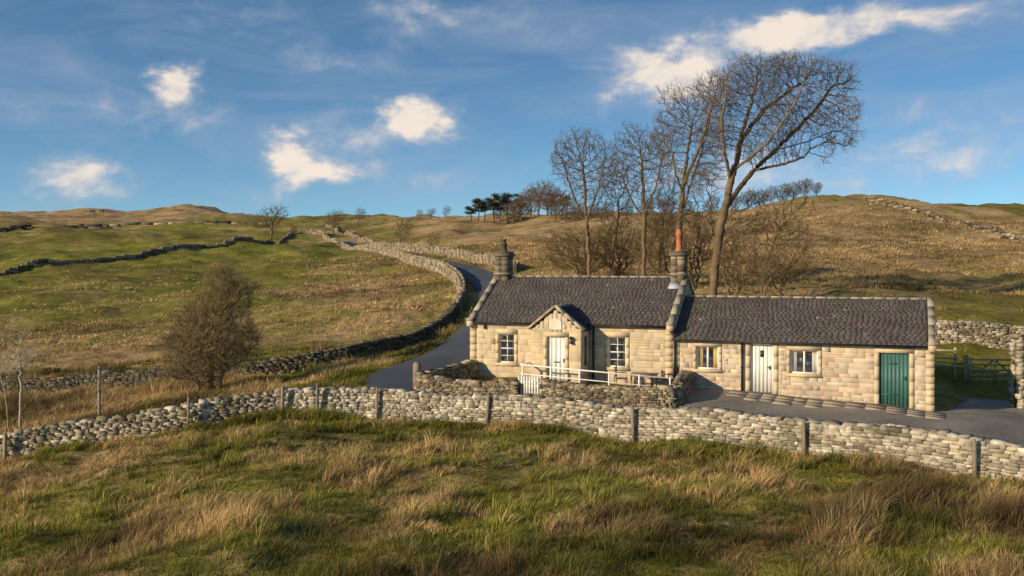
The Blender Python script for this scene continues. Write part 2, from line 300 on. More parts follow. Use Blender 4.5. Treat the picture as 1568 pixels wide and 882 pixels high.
# ---------------------------------------------------------------- cottage
cot=bpy.data.objects.new('stone_cottage',None); col_link(cot); cot.location=(X0,Y0,0); cot.rotation_euler=(0,0,-TH)
HP=[(.60,.47,.32),(.56,.43,.30),(.63,.51,.36),(.55,.42,.30),(.60,.44,.32),(.50,.39,.28),(.64,.53,.38),(.46,.36,.26),(.57,.48,.37)]
HM=[(.61,.48,.31),(.60,.47,.30),(.63,.50,.34),(.58,.45,.30),(.56,.45,.32)]
AP=[(.63,.49,.30),(.61,.47,.29),(.65,.51,.33),(.58,.46,.30)]
SB=Batch(); MB_=Batch(); DB=Batch()
def frame(o,e,nrm):
    e=np.array((*e,0.));nn=np.array((*nrm,0.)); return np.array((*o,0.)),e,nn,np.stack([e,-nn,(0,0,1)],1)
def facade(o,e,nrm,L,z0,top,avoid,opn,pal=HP,ch=(.12,.24),bl=(.2,.6),rel=.005,cv=.07):
    O,E,NN,R=frame(o,e,nrm); zmax=max(top(u) for u in np.linspace(0,L,21))
    z=z0
    while z<zmax-.04:
        h=min(rng.uniform(*ch),zmax-z); u=0
        while u<L:
            l=rng.uniform(*bl)*(1.3 if h>.18 else .9); b_=min(u+l,L)
            if L-b_<.12: b_=L
            segs=[(u,b_)]
            for a0,a1,c0,c1 in avoid:
                if z+h>c0+.03 and z<c1-.03:
                    ns=[]
                    for s0,s1 in segs:
                        if s1<=a0 or s0>=a1: ns.append((s0,s1))
                        else:
                            if a0-s0>.04: ns.append((s0,a0))
                            if s1-a1>.04: ns.append((a1,s1))
                    segs=ns
            for s0,s1 in segs:
                zz=min(z+h,min(top(s0+.03),top(s1-.03)))
                if zz-z>.05:
                    hs=[(z,zz)]
                    if zz-z>.17 and rng.random()<.25: hs=[(z,(z+zz)/2),((z+zz)/2,zz)]
                    for za,zb in hs:
                        pr=rng.uniform(0,rel)
                        SB.add(O+E*(s0+s1)/2-NN*(.047-pr)+np.array((0,0,(za+zb)/2)),(s1-s0-.006,.1,zb-za-.006),R@Re(0,rng.normal(0,.005),0),pick(pal,cv))
            u=b_
        z+=h
    bs=sorted({0.,L,*[v for a in opn for v in a[:2]]}|set(np.linspace(0,L,12)))
    for a,b in zip(bs[:-1],bs[1:]):
        if b-a<1e-4: continue
        m=(a+b)/2; tp=min(top(a+.001),top(b-.001)); zs=[(z0,tp)]
        for o0,o1,c0,c1 in opn:
            if o0<m<o1:
                ns=[]
                for s0,s1 in zs:
                    if c0>s0: ns.append((s0,min(c0,s1)))
                    if c1<s1: ns.append((max(c1,s0),s1))
                zs=ns
        for s0,s1 in zs: MB_.add(O+E*m-NN*.157+np.array((0,0,(s0+s1)/2)),(b-a,.31,s1-s0),R,(.56,.46,.33))
FRM=Batch();GL=Batch();INT=Batch();CUR=Batch()
def dressed(o,e,nrm,a,b,c,d,door=False,t=.15,lint=.22):
    O,E,NN,R=frame(o,e,nrm)
    def blk(u0,u1,z0,z1,pr=.02): DB.add(O+E*(u0+u1)/2-NN*(.07-pr)+np.array((0,0,(z0+z1)/2)),(u1-u0-.005,.16,z1-z0-.005),R,pick(AP,.04))
    blk(a-t,b+t,d,d+lint)
    if not door: blk(a-t-.02,b+t+.02,c-.13,c,.05)
    k=3 if not door else 4; zs=np.linspace(c,d,k+1)
    for i in range(k): blk(a-t,a,zs[i],zs[i+1]); blk(b,b+t,zs[i],zs[i+1])
WH=(.82,.80,.75)
def window(u,w,c,d,cols,rows,mid=True,curt=None,y=.08):
    a,b=u-w/2,u+w/2; f=.05
    for x0,x1,z0,z1 in((a,a+f,c,d),(b-f,b,c,d),(a+f,b-f,c,c+.06),(a+f,b-f,d-f,d)): FRM.box(x0,x1,y,y+.07,z0,z1,WH)
    for i in range(1,cols):
        x=a+w*i/cols; t=.026 if not(cols==2 and not mid) else .07; FRM.box(x-t/2,x+t/2,y+.012,y+.052,c+.06,d-f,WH)
    for j in range(1,rows):
        zz=c+(d-c)*j/rows; t=.045 if(mid and j*2==rows) else .022; FRM.box(a+f,b-f,y+.008,y+.056,zz-t/2,zz+t/2,WH)
    GL.box(a+.03,b-.03,y+.03,y+.036,c+.03,d-.03)
    INT.box(a-.01,b+.01,.27,.285,c-.01,d+.01,(.02,.018,.016))  # thin near-black panel; darkness of the unlit room is painted on
    if curt:
        for s in(0,1):
            for i in range(4):
                x=a+.07+i*.05 if s==0 else b-.07-i*.05
                CUR.add((x,y+.11+.015*(i%2),(c+d)/2),(.055,.02,d-c-.1),None,curt)
e1=(1,0);n1=(0,-1)
EM,RM,DM=2.66,4.55,6.0; EWg,RW_,DW=2.13,3.72,5.0
UL,UM,UR=-12.94,-3.65,6.4
wm=[(-11.15,.76),(-6.05,.78)]
opm=[(u-w/2-UL,u+w/2-UL,.80,2.1) for u,w in wm]
avm=[(a-.15,b+.15,c-.13,d+.22) for a,b,c,d in opm]+[(-9.6-UL,-7.25-UL,-1,3.3)]
avm+= [(0,.32,-1,EM),(UM-UL-.32,UM-UL,-1,EM)]
facade((UL,0),e1,n1,UM-UL,-.7,lambda u:EM,avm,opm,HM,ch=(.2,.3),bl=(.3,.75),rel=.003,cv=.04)
for a,b,c,d in opm: dressed((UL,0),e1,n1,a,b,c,d)
for u,w in wm: window(u,w,.80,2.1,2,4)
ww=[(-2.2,.92,.88,1.83),(1.64,1.08,.85,1.79)]
opw=[(u-w/2-UM,u+w/2-UM,c,d) for u,w,c,d in ww]; drs=[(-.46-UM,.46-UM,-.01,2.0),(4.98-.54-UM,4.98+.54-UM,-.36,1.79)]
avw=[(a-.13,b+.13,c-.13,d+.2) for a,b,c,d in opw]+[(a-.18,b+.18,c-.5,d+.2) for a,b,c,d in drs]+[(UR-UM-.3,UR-UM,-1.5,EWg),(0,.3,-1,EWg)]
facade((UM,0),e1,n1,UR-UM,-1.2,lambda u:EWg,avw,opw+drs)
for a,b,c,d in opw: dressed((UM,0),e1,n1,a,b,c,d,False,.13,.2)
for a,b,c,d in drs: dressed((UM,0),e1,n1,a,b,c,min(d,2.0),True,.18,.13 if d>1.9 else .2)
window(-2.2,.92,.88,1.83,2,1,False,(.80,.55,.18)); window(1.64,1.08,.85,1.79,2,1,False,(.75,.72,.66))
def quoins(x0,x1,z0,z1,y=0,dep=.3):
    z=z0
    while z<z1-.05:
        h=min(rng.uniform(.24,.34),z1-z); w=(x1-x0)
        DB.add(((x0+x1)/2,y+dep/2-.012,z+h/2),(w-.006,dep,h-.006),None,pick(AP,.06)); z+=h
quoins(UL-.01,UL+.32,-.7,EM); quoins(UM-.32,UM+.01,-.7,EM); quoins(UR-.3,UR+.01,-1.2,EWg); quoins(UM+.015,UM+.3,-.7,EWg)
def gtop(E_,R_,D): return lambda u:E_+(R_-E_)*(1-abs(u-D/2)/(D/2))
facade((UM,0.3),(0,1),(1,0),DM-.3,EWg-.6,lambda u:gtop(EM,RM,DM)(u+.3)-.02,[],[])
facade((UR,0.3),(0,1),(1,0),DW-.3,-1.2,lambda u:gtop(EWg,RW_,DW)(u+.3)-.02,[],[])
facade((UL,DM),(0,-1),(-1,0),DM-.3,-.7,lambda u:gtop(EM,RM,DM)(u)-.02,[],[])
facade((UM,DM),(-1,0),(0,1),UM-UL,-.7,lambda u:EM,[],[]); facade((UR,DW),(-1,0),(0,1),UR-UM,-1.2,lambda u:EWg,[],[])
# porch
PC=-8.41;PH=1.13;PY=-1.2;PE,PR=2.5,3.38
pd=(PC-.41+.02-(PC-PH),PC+.41+.02-(PC-PH),.2,2.13)
facade((PC-PH,PY),e1,n1,2*PH,-.5,lambda u:PE+(PR-PE)*(1-abs(u-PH)/PH)-.03,[(pd[0]-.16,pd[1]+.16,-1,2.34),(PH-.3,PH+.3,2.42,2.95)],[pd],AP,(.26,.34),(.4,.8),.002,.03)
dressed((PC-PH,PY),e1,n1,*pd,True,.16,.2)
facade((PC+PH,PY+.1),(0,1),(1,0),1.1,-.5,lambda u:PE-.05,[(.35,.75,.9,2.1)],[],AP,(.26,.34),(.4,.8),.002,.03)
facade((PC-PH,0),(0,-1),(-1,0),1.1,-.5,lambda u:PE-.05,[],[],AP,(.26,.34),(.4,.8),.002,.03)
SB.build('masonry',M_stone,cot,CH,.01); MB_.build('mortar',M_mortar,cot)
pv=[]
for i in range(13):
    a=math.pi*i/12; pv.append((.27*math.cos(a),.22*math.sin(a)))
pv=[(.27,-.26)]+pv+[(-.27,-.26)]
V=[(PC+a,PY-.03,2.69+b) for a,b in pv]+[(PC+a,PY+.05,2.69+b) for a,b in pv]; nn_=len(pv)
me=bpy.data.meshes.new('plaque');me.from_pydata(V,[],[list(range(nn_))[::-1]]+[(i,(i+1)%nn_,nn_+(i+1)%nn_,nn_+i) for i in range(nn_)]);me.attributes.new('col','FLOAT_COLOR','POINT')
for d_ in me.attributes['col'].data: d_.color=(.68,.62,.52,1)
me.materials.append(M_dress);o=bpy.data.objects.new('plaque',me);col_link(o);o.parent=cot
GL.box(PC+PH+.005,PC+PH+.011,PY+.5,PY+.8,.9,2.1); INT.box(PC+PH-.05,PC+PH-.0,PY+.48,PY+.82,.88,2.12,(.05,.05,.055))
def prism(name,x0,x1,y0,y1,z0,ze,zr,col,mat,axis='x'):
    if axis=='x': V=[(x,y,z) for x in(x0,x1) for y,z in((y0,z0),(y1,z0),(y1,ze),((y0+y1)/2,zr),(y0,ze))]
    else: V=[(x,y,z) for y in(y0,y1) for x,z in((x0,z0),(x1,z0),(x1,ze),((x0+x1)/2,zr),(x0,ze))]
    me=bpy.data.meshes.new(name);me.from_pydata(V,[],[(0,1,2,3,4),(9,8,7,6,5),(0,5,6,1),(1,6,7,2),(2,7,8,3),(3,8,9,4),(4,9,5,0)]);a=me.attributes.new('col','FLOAT_COLOR','POINT')
    for d_ in a.data: d_.color=(*col,1)
    me.materials.append(mat);o=bpy.data.objects.new(name,me);col_link(o);o.parent=cot
prism('core_main',UL+.3,UM-.3,.29,DM-.3,-.7,EM,RM-.18,(.1,.09,.08),M_mortar)
prism('core_wing',UM+.05,UR-.3,.29,DW-.3,-1.2,EWg,RW_-.18,(.1,.09,.08),M_mortar)
prism('core_porch',PC-PH+.3,PC+PH-.3,PY+.29,.3,-.5,PE-.1,PR-.2,(.1,.09,.08),M_mortar,'y')
SL=[(.088,.074,.068),(.083,.070,.065),(.094,.079,.072),(.078,.066,.062),(.098,.082,.075)]
RB=Batch();UB=Batch()
def roof(x0,x1,ye,ze,yr,zr,row=.15,sw=(.18,.28),pal=SL,ax='x',off=0):
    d=np.array((0,yr-ye,zr-ze));Ls=np.linalg.norm(d);d/=Ls; X=np.array((1.,0,0)) ; nrm=np.cross(X,d)
    if nrm[2]<0: X=-X; nrm=-nrm
    R=np.stack([X,d,nrm],1); e0=np.array((0,ye,ze))
    def tr(v): return v if ax=='x' else np.array((off-v[1],v[0],v[2]))
    RT=R if ax=='x' else np.array([[0,-1,0],[1,0,0],[0,0,1.]])@R
    UB.add(tr(np.array(((x0+x1)/2,0,0))+e0+d*Ls/2-nrm*.05),(abs(x1-x0),Ls,.08),RT,(.05,.045,.045))
    nrow=int(math.ceil(Ls/row))
    for i in range(nrow):
        x=x0-(rng.uniform(0,.15)); rr=min(row,Ls-i*row); rt_=1+rng.normal(0,.02)
        while x<x1:
            w=rng.uniform(*sw)*(1-.25*i/nrow); a=max(x,x0);b=min(x+w,x1)
            if b-a>.03:
                c=np.array(((a+b)/2,0,0))+e0+d*(i*row+rr/2+.02)+nrm*(.009+rng.uniform(0,.001))
                v_=rng.random(); RB.add(tr(c),(b-a-.002,rr+.05,.006),RT@Re(-.016+rng.normal(0,.001),0,rng.normal(0,.003)),pick(pal,.05)*rt_*(2.2 if v_<.004 else 1.25 if v_<.03 else 1))
            x+=w
for (x0,x1,E_,R_,D) in((UL+.22,UM-.22,EM,RM,DM),(UM+.02,UR-.22,EWg,RW_,DW)):
    sl=(R_-E_)/(D/2)
    roof(x0,x1,-.14,E_-.14*sl+.06,D/2,R_+.06); roof(x0,x1,D+.14,E_-.14*sl+.06,D/2,R_+.06)
    x=x0
    while x<x1-.1:
        l=min(.46,x1-x); DB.add((x+l/2,D/2,R_+.09),(l-.006,.16,.08),None,pick([(.34,.29,.24),(.28,.24,.2)],.1)); x+=l
slp=(PR-PE)/PH
for s in(1,-1):
    roof(PY+.22,2.0,-(PH+.1)*s,PE-.1*slp,0,PR,ax='y',off=PC,pal=[(.05,.05,.06),(.06,.06,.07),(.045,.045,.055)])
DB.add((PC,PY+.9,PR+.03),(.16,1.6,.1),None,(.3,.28,.25))
RB.build('roof_slates',M_slate,cot); UB.build('roof_deck',M_slate,cot)
def coping(x0,x1,D,E_,R_,up=.11,y0=-.16):
    for s in(0,1):
        ya,yb=(y0,D/2) if s==0 else (D-y0,D/2); sl=(R_-E_)/(D/2); a=np.array(((x0+x1)/2,ya,E_+y0*sl+up));b=np.array(((x0+x1)/2,yb,R_+up)); k=5
        for i in range(k):
            p0=a+(b-a)*i/k;p1=a+(b-a)*((i+1)/k-.003); DB.bar(p0,p1,x1-x0,.1,pick([(.33,.28,.21),(.27,.23,.18),(.38,.32,.24)],.1))
    DB.add(((x0+x1)/2,-.05,E_-.12),(x1-x0+.02,.42,.26),None,pick(AP,.06)); DB.add(((x0+x1)/2,-.12,E_+.06),(x1-x0+.04,.3,.12),None,(.36,.31,.25))
coping(UL-.05,UL+.2,DM,EM,RM); coping(UM-.2,UM+.05,DM,EM,RM); coping(UR-.2,UR+.05,DW,EWg,RW_)
for s in(-1,1):
    a=np.array((PC+s*(PH+.12),PY+.06,PE-.06));b=np.array((PC,PY+.06,PR+.06))
    for i in range(3): DB.bar(a+(b-a)*i/3,a+(b-a)*((i+1)/3-.003),.34,.09,pick([(.46,.38,.28),(.52,.42,.29)],.08))
def chimney(x,w,d,z0,z1,y,potcol,poth,style):
    z=z0
    CP_=[(.22,.17,.12),(.15,.12,.09),(.28,.22,.15),(.10,.08,.065)]
    while z<z1-.2:
        h=.26
        if z+h>z1-.2: h=z1-.2-z
        for dx in(-.25,.25):
            for dy in(-.25,.25): DB.add((x+dx*w,y+dy*d,z+h/2),(w/2-.004,d/2-.004,h-.006),None,pick(CP_,.1))
        z+=h
    DB.box(x-w/2-.07,x+w/2+.07,y-d/2-.07,y+d/2+.07,z1-.2,z1-.06,(.16,.13,.1)); DB.box(x-w/2-.02,x+w/2+.02,y-d/2-.02,y+d/2+.02,z1-.06,z1+.03,(.13,.11,.08))
    DB.box(x-w/2-.05,x+w/2+.05,y-d/2-.05,y+d/2+.05,z0+.62,z0+.70,(.3,.25,.19))
    prof=[(.17,0),(.17,.06),(.13,.1),(.12,.7),(.16,.74),(.16,.8),(.12,.82),(.125,.95),(.14,.97),(.14,1),(.1,1),(.09,.6)] if style==0 else [(.2,0),(.2,.1),(.15,.14),(.13,.5),(.18,.55),(.18,.62),(.11,.66),(.1,.9),(.15,.93),(.15,1),(.09,1),(.08,.7)]
    V=[];Fs=[];n_=16
    for r,t in prof:
        for i in range(n_): V.append((x+r*math.cos(2*math.pi*i/n_),y+r*math.sin(2*math.pi*i/n_),z1+.02+t*poth))
    for j in range(len(prof)-1):
        for i in range(n_): Fs.append((j*n_+i,j*n_+(i+1)%n_,(j+1)*n_+(i+1)%n_,(j+1)*n_+i))
    make('chimney_pot',V,Fs,np.tile(potcol,(len(V),1)),M_mortar,cot,True)
chimney(UL+.42,.66,.7,4.1,5.78,DM/2,(.10,.075,.06),.62,1)
chimney(UM-.38,.60,.72,4.1,5.78,DM/2,(.50,.18,.085),.98,0)
DB.build('dressed_stone',M_dress,cot,BL,.008)
MT=Batch();PT=Batch()
MT.add((UM-.45,DM/2-.62,4.27),(.5,.5,.012),Re(math.atan((RM-EM)/3),0,0),(.45,.48,.52))
def planks(x0,x1,y,z0,z1,k,c):
    w=(x1-x0)/k
    for i in range(k): PT.box(x0+i*w+.002,x0+(i+1)*w-.002,y,y+.05,z0,z1,np.array(c)*rng.uniform(.93,1.04))
    PT.box(x0,x1,y+.03,y+.06,z0,z1,c)
FRM.box(-.46,-.39,.06,.16,0,2.0,WH);FRM.box(.39,.46,.06,.16,0,2.0,WH);FRM.box(-.39,.39,.06,.16,1.93,2.0,WH)
planks(-.385,.385,.1,.03,1.925,5,WH)
MT.box(-.07,.07,.085,.098,1.45,1.72,(.02,.02,.025)); MT.box(.28,.34,.05,.1,.95,1.12,(.03,.03,.03)); MT.box(.2,.34,.04,.06,1.03,1.06,(.03,.03,.03))
DB2=Batch(); DB2.box(-.55,.55,-.12,.2,-.12,0.0,(.40,.34,.26)); DB2.build('doorstep',M_dress,cot,BL,.01)
GR=(.06,.155,.135)
planks(4.98-.5,4.98+.5,.1,-.3,1.75,7,GR); PT.box(4.98-.54,4.98-.5,.07,.17,-.33,1.79,GR);PT.box(4.98+.5,4.98+.54,.07,.17,-.33,1.79,GR);PT.box(4.98-.5,4.98+.5,.07,.17,1.75,1.79,GR)
for zz in(.15,.35+1): PT.box(4.5,5.1,.085,.099,zz,zz+.05,(.04,.12,.10))
MT.box(5.36,5.4,.04,.1,.75,.9,(.03,.03,.03))
MT.box(4.44,5.52,.02,.2,-.36,-.31,(.3,.27,.22))
xd=PC+.02
planks(xd-.40,xd+.40,PY+.1,.23,2.12,4,WH); MT.box(xd-.14,xd+.14,PY+.085,PY+.098,1.02,1.07,(.05,.04,.03)); MT.box(xd+.3,xd+.35,PY+.04,PY+.1,1.05,1.2,(.05,.04,.03))
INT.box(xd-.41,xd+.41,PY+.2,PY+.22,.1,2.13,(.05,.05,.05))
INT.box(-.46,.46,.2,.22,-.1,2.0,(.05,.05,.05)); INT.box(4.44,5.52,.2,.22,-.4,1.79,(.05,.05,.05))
lx=PC+.72
MT.box(lx-.02,lx+.02,PY-.1,PY-.02,2.12,2.15,(.02,.02,.02)); MT.box(lx-.07,lx+.07,PY-.19,PY-.05,1.86,1.89,(.02,.02,.02)); MT.box(lx-.09,lx+.09,PY-.21,PY-.03,2.08,2.12,(.02,.02,.02)); MT.box(lx-.05,lx+.05,PY-.17,PY-.07,1.89,2.08,(.16,.15,.12)); MT.box(lx-.03,lx+.03,PY-.15,PY-.09,2.12,2.17,(.02,.02,.02))
BK=(.018,.018,.02)
MT.box(UL+.28,PC-PH-.12,-.25,-.15,EM-.11,EM-.04,BK);MT.box(PC+PH+.14,UM-.29,-.25,-.15,EM-.11,EM-.04,BK)
MT.box(UM+.05,UR-.29,-.25,-.15,EWg-.10,EWg-.03,BK)
def pipe(x,y,z0,z1): MT.box(x-.035,x+.035,y-.07,y,z0,z1,BK); [MT.box(x-.05,x+.05,y-.075,y+.01,zz,zz+.05,BK) for zz in np.arange(z0+.4,z1,.7)]
pipe(UM+.1,-.06,-.1,EM-.2); pipe(-.78,-.06,-.1,EWg-.1); pipe(PC+PH+.2,-.05,0,EM-.1); pipe(UL+.75,-.05,2.3,EM-.1)
MT.bar((UM-.35,-.2,EM-.12),(UM+.1,-.1,EM-.3),.06,.06,BK)
MT.build('ironwork',M_metal,cot);PT.build('door_planks',M_paint,cot);FRM.build('window_frames',M_paint,cot);GL.build('window_panes',M_glass,cot);INT.build('dark_room_panels',M_mortar,cot);CUR.build('curtains',M_paint,cot)
FL=Batch();x=-1.2
while x<6.3:
    w=rng.uniform(.5,.9)
    yy=-.22
    while yy>-1.35:
        dd=rng.uniform(.45,.7); X,Y=hworld(x+w/2,yy-dd/2); FL.add((x+w/2,yy-dd/2,gz(X,Y)+.0),(w-.02,dd-.02,.1),Re(rng.normal(0,.006),rng.normal(0,.006)+.06,0),pick([(.30,.25,.19),(.34,.28,.21),(.26,.22,.17)],.08)); yy-=dd
    x+=w
pv_=bpy.data.objects.new('flagstone_pavement',None);col_link(pv_);pv_.location=cot.location;pv_.rotation_euler=cot.rotation_euler
FL.build('slabs',M_dress,pv_,BL,.02)
def group(name,loc=None,rot=0):
    e=bpy.data.objects.new(name,None);col_link(e)
    e.location=loc if loc is not None else (0,0,0); e.rotation_euler=(0,0,rot); return e
g=group('white_handrail',(X0,Y0,0),-TH);b=Batch()
def hz(u): return .97-.31*(u+9.6)/6.4
for zo in(0,-.38): b.bar((-9.7,-2.,hz(-9.7)+zo),(-3.2,-2.,hz(-3.2)+zo),.045,.055 if zo==0 else .04,WH)
for u in np.linspace(-9.6,-3.3,6): b.box(u-.03,u+.03,-2.03,-1.97,-.2,hz(u)+.04,WH)
b.bar((-9.6,-2,.97),(-9.6,-1.1,.97),.05,.06,WH)
b.build('rails',M_paint,g)
b=Batch()
for i in range(9):
    u=-9.9+i*.8; b.box(u,u+.78,-1.95,-1.25,-.4,.12-.02*i,pick(AP,.1))
b.build('ramp',M_dress,g,BL,.01)
a=gp(.405);c=gp(.5);dv=c-a;L_=np.hypot(*dv);g=group('picket_gate',(a[0],a[1]-.05,gz(*a)+.1),math.atan2(dv[1],dv[0]));b=Batch()
for i in range(9):
    u=.05+i*(L_-.1)/8; b.box(u-.035,u+.035,-.02,.01,.0,.85,WH); b.add((u,-.005,.85),(.043,.03,.043),Re(0,math.pi/4,0),WH)
for zz in(.2,.6): b.box(.02,L_-.02,.012,.05,zz,zz+.07,WH)
b.bar((.05,.03,.2),(L_-.05,.03,.62),.03,.06,WH)
b.build('pickets',M_paint,g)
def post(name,X,Y,h,w,col,mat,lean=0):
    g=group(name,(X,Y,gz(X,Y)),rng.uniform(-.4,.4)); g.rotation_euler[1]=lean; b=Batch(); b.add((0,0,h/2-.15),(w,w,h+.3),None,col); b.add((0,0,h+.015),(w*.8,w*.8,.06),None,np.array(col)*1.1); b.build('post',mat,g,stone_t(.05),.05); return g
post('stone_gatepost',-4.0,41.3,1.1,.26,(.24,.2,.15),M_wall)
for px in(7,288,432,485,577,745,970,1232,1493):
    k=(px-CX)/F; tt=np.linspace(20,40,400); j=np.argmin(np.abs(np.interp(k*tt,FW[:,0],FW[:,1])-tt)); Y=tt[j]-.45
    post('fence_post',k*Y,Y,1.2+rng.uniform(-.05,.12),.10,(.26,.20,.14),M_wood,rng.normal(0,.03))
g=post('footpath_signpost',*((152-CX)/F*42,42),2.35,.11,(.36,.30,.22),M_wood)
b=Batch();b.box(.03,.5,-.03,.0,2.05,2.2,(.42,.37,.3));b.build('finger_board',M_wood,g)
g=group('wooden_field_gate',(21.0,45.,gz(21,45)),-.1);b=Batch();WD=(.50,.42,.24)
for zz in(.18,.4,.62,.86,1.1): b.box(0,2.2,-.02,.02,zz,zz+.085,WD)
for u in(.0,1.08,2.15): b.box(u,u+.08,-.045,-.022,.1,1.22,WD)
b.bar((.05,.035,.2),(1.1,.035,1.14),.025,.08,WD);b.bar((2.15,.035,.2),(1.14,.035,1.14),.025,.08,WD)
for u in(-.14,2.33): b.box(u-.08,u+.08,-.08,.08,-.2,1.35,(.34,.27,.17))
b.build('bars',M_wood,g)
g=group('wooden_rail_fence',(18.9,46.,gz(19,46)),-.5);b=Batch()
for zz in(.3,.65,1.0): b.box(-.6,1.8,-.02,.02,zz,zz+.1,WD)
for u in(-.6,.6,1.75): b.box(u-.06,u+.06,.022,.12,-.3,1.2,WD)
b.build('bars',M_wood,g)
stone_wall('stone_outbuilding_wall',[(20.75,40.3),(24,41.2),(30,43)],2.95,.55,PAL,c0=.14)
X,Y=hworld(-4.6,-1.1); g=group('garden_table',(X,Y,gz(X,Y)+.03),-TH);b=Batch();TW=(.25,.18,.12)
for i in range(7): b.box(-.55,.55,-.4+i*.115,-.4+i*.115+.1,.7,.73,TW)
for sx in(-.45,.45):
    for sy in(-.3,.3): b.box(sx-.03,sx+.03,sy-.03,sy+.03,-.03,.7,TW)
b.box(-.5,.5,-.33,-.28,.62,.7,TW);b.build('slats',M_wood,g)
for k_,(uu,yy,cc,rt) in enumerate([(-5.6,-1.0,TW,1.3),(-3.9,-1.6,(.06,.06,.065),-1.5),(-3.55,-.7,(.06,.06,.065),-2.2)]):
    X,Y=hworld(uu,yy); g=group('garden_chair',(X,Y,gz(X,Y)+.03),rt);b=Batch()
    for sx in(-.22,.22):
        b.box(sx-.02,sx+.02,-.24,-.2,-.03,.45,cc);b.box(sx-.02,sx+.02,.2,.24,-.03,.95,cc);b.box(sx-.03,sx+.03,-.24,.2,.64,.67,cc);b.box(sx-.02,sx+.02,-.24,-.21,.45,.64,cc)
    for i in range(5): b.box(-.22,.22,-.23+i*.085,-.23+i*.085+.07,.43,.455,cc)
    for i in range(4): b.box(-.2,.2,.205,.225,.52+i*.11,.6+i*.11,cc)
    b.build('frame',M_wood,g)
# ---------------------------------------------------------------- trees
def ellip(E,Z,n_,dep=1.):
    sc=F/Z; out=[]; vol=np.array([a[2]*a[3]*(a[4] if len(a)>4 else 1) for a in E],float); vol/=vol.sum()
    for a,v in zip(E,vol):
        m=max(4,int(n_*v)); d=rng.normal(size=(m,3)); d/=np.linalg.norm(d,axis=1,keepdims=True); r=rng.random(m)**(1/2.6)
        c=np.array(((a[0]-CX)/sc,Z,H-(a[1]-HY)/sc)); out.append(c+d*r[:,None]*np.array((a[2]/sc,max(a[2],a[3])/sc*.75*dep,a[3]/sc)))
    return np.concatenate(out)
def grow(trunk,attr,step,kill,up=.08,jit=.22,iters=260,maxn=12000,limbs=()):
    P=[np.array(trunk[0],float)];par=[-1]
    def poly(pts,start):
        last=start
        for a,b_ in zip(pts[:-1],pts[1:]):
            a=np.array(a,float);b_=np.array(b_,float);k=max(1,int(np.linalg.norm(b_-a)/step))
            for i in range(1,k+1): P.append(a+(b_-a)*i/k+rng.normal(0,step*.12,3));par.append(last);last=len(P)-1
    poly(trunk,0); nt_=len(P)
    for lb in limbs:
        st=int(np.argmin(np.linalg.norm(np.array(P)-np.array(lb[0]),axis=1))); poly([P[st]]+list(lb[1:]),st)
    P=np.array(P);par=list(par);A_=attr.copy()
    D=np.linalg.norm(A_[:,None]-P[None],axis=2); D[:,:nt_//3]+=50 ; ni=D.argmin(1);nd=D.min(1)
    for _ in range(iters):
        if len(A_)<3 or len(P)>maxn: break
        v=A_-P[ni];v/=np.linalg.norm(v,axis=1,keepdims=True)+1e-9
        u,iv=np.unique(ni,return_inverse=True);s=np.zeros((len(u),3));np.add.at(s,iv,v);s/=np.linalg.norm(s,axis=1,keepdims=True)+1e-9
        s+=rng.normal(0,jit,s.shape);s[:,2]+=up;s/=np.linalg.norm(s,axis=1,keepdims=True)
        new=P[u]+s*step;i0=len(P);P=np.concatenate([P,new]);par+=list(u)
        D=np.linalg.norm(A_[:,None]-new[None],axis=2);m=D.argmin(1);dm=D.min(1);w=dm<nd;ni=np.where(w,i0+m,ni);nd=np.where(w,dm,nd)
        kp=nd>kill;A_=A_[kp];ni=ni[kp];nd=nd[kp]
    return P,np.array(par)
def tubes(P0,P1,r0,r1,k=5,d0=None):
    d=P1-P0;d/=np.linalg.norm(d,axis=1,keepdims=True)+1e-9
    if d0 is None:d0=d
    def ring(c,dd,r):
        ref=np.where(np.abs(dd[:,[0]])<.8,np.array([[1.,0,0]]),np.array([[0,1.,0]]));a=np.cross(dd,ref);a/=np.linalg.norm(a,axis=1,keepdims=True)+1e-9;b_=np.cross(dd,a)
        t=np.arange(k)*2*np.pi/k;return c[:,None]+r[:,None,None]*(np.cos(t)[None,:,None]*a[:,None]+np.sin(t)[None,:,None]*b_[:,None])
    V=np.concatenate([ring(P0,d0,r0),ring(P1,d,r1)],1);i=np.arange(k);f=np.stack([i,(i+1)%k,k+(i+1)%k,k+i],1)
    return V.reshape(-1,3),(f[None]+(np.arange(len(P0))*2*k)[:,None,None]).reshape(-1,4)
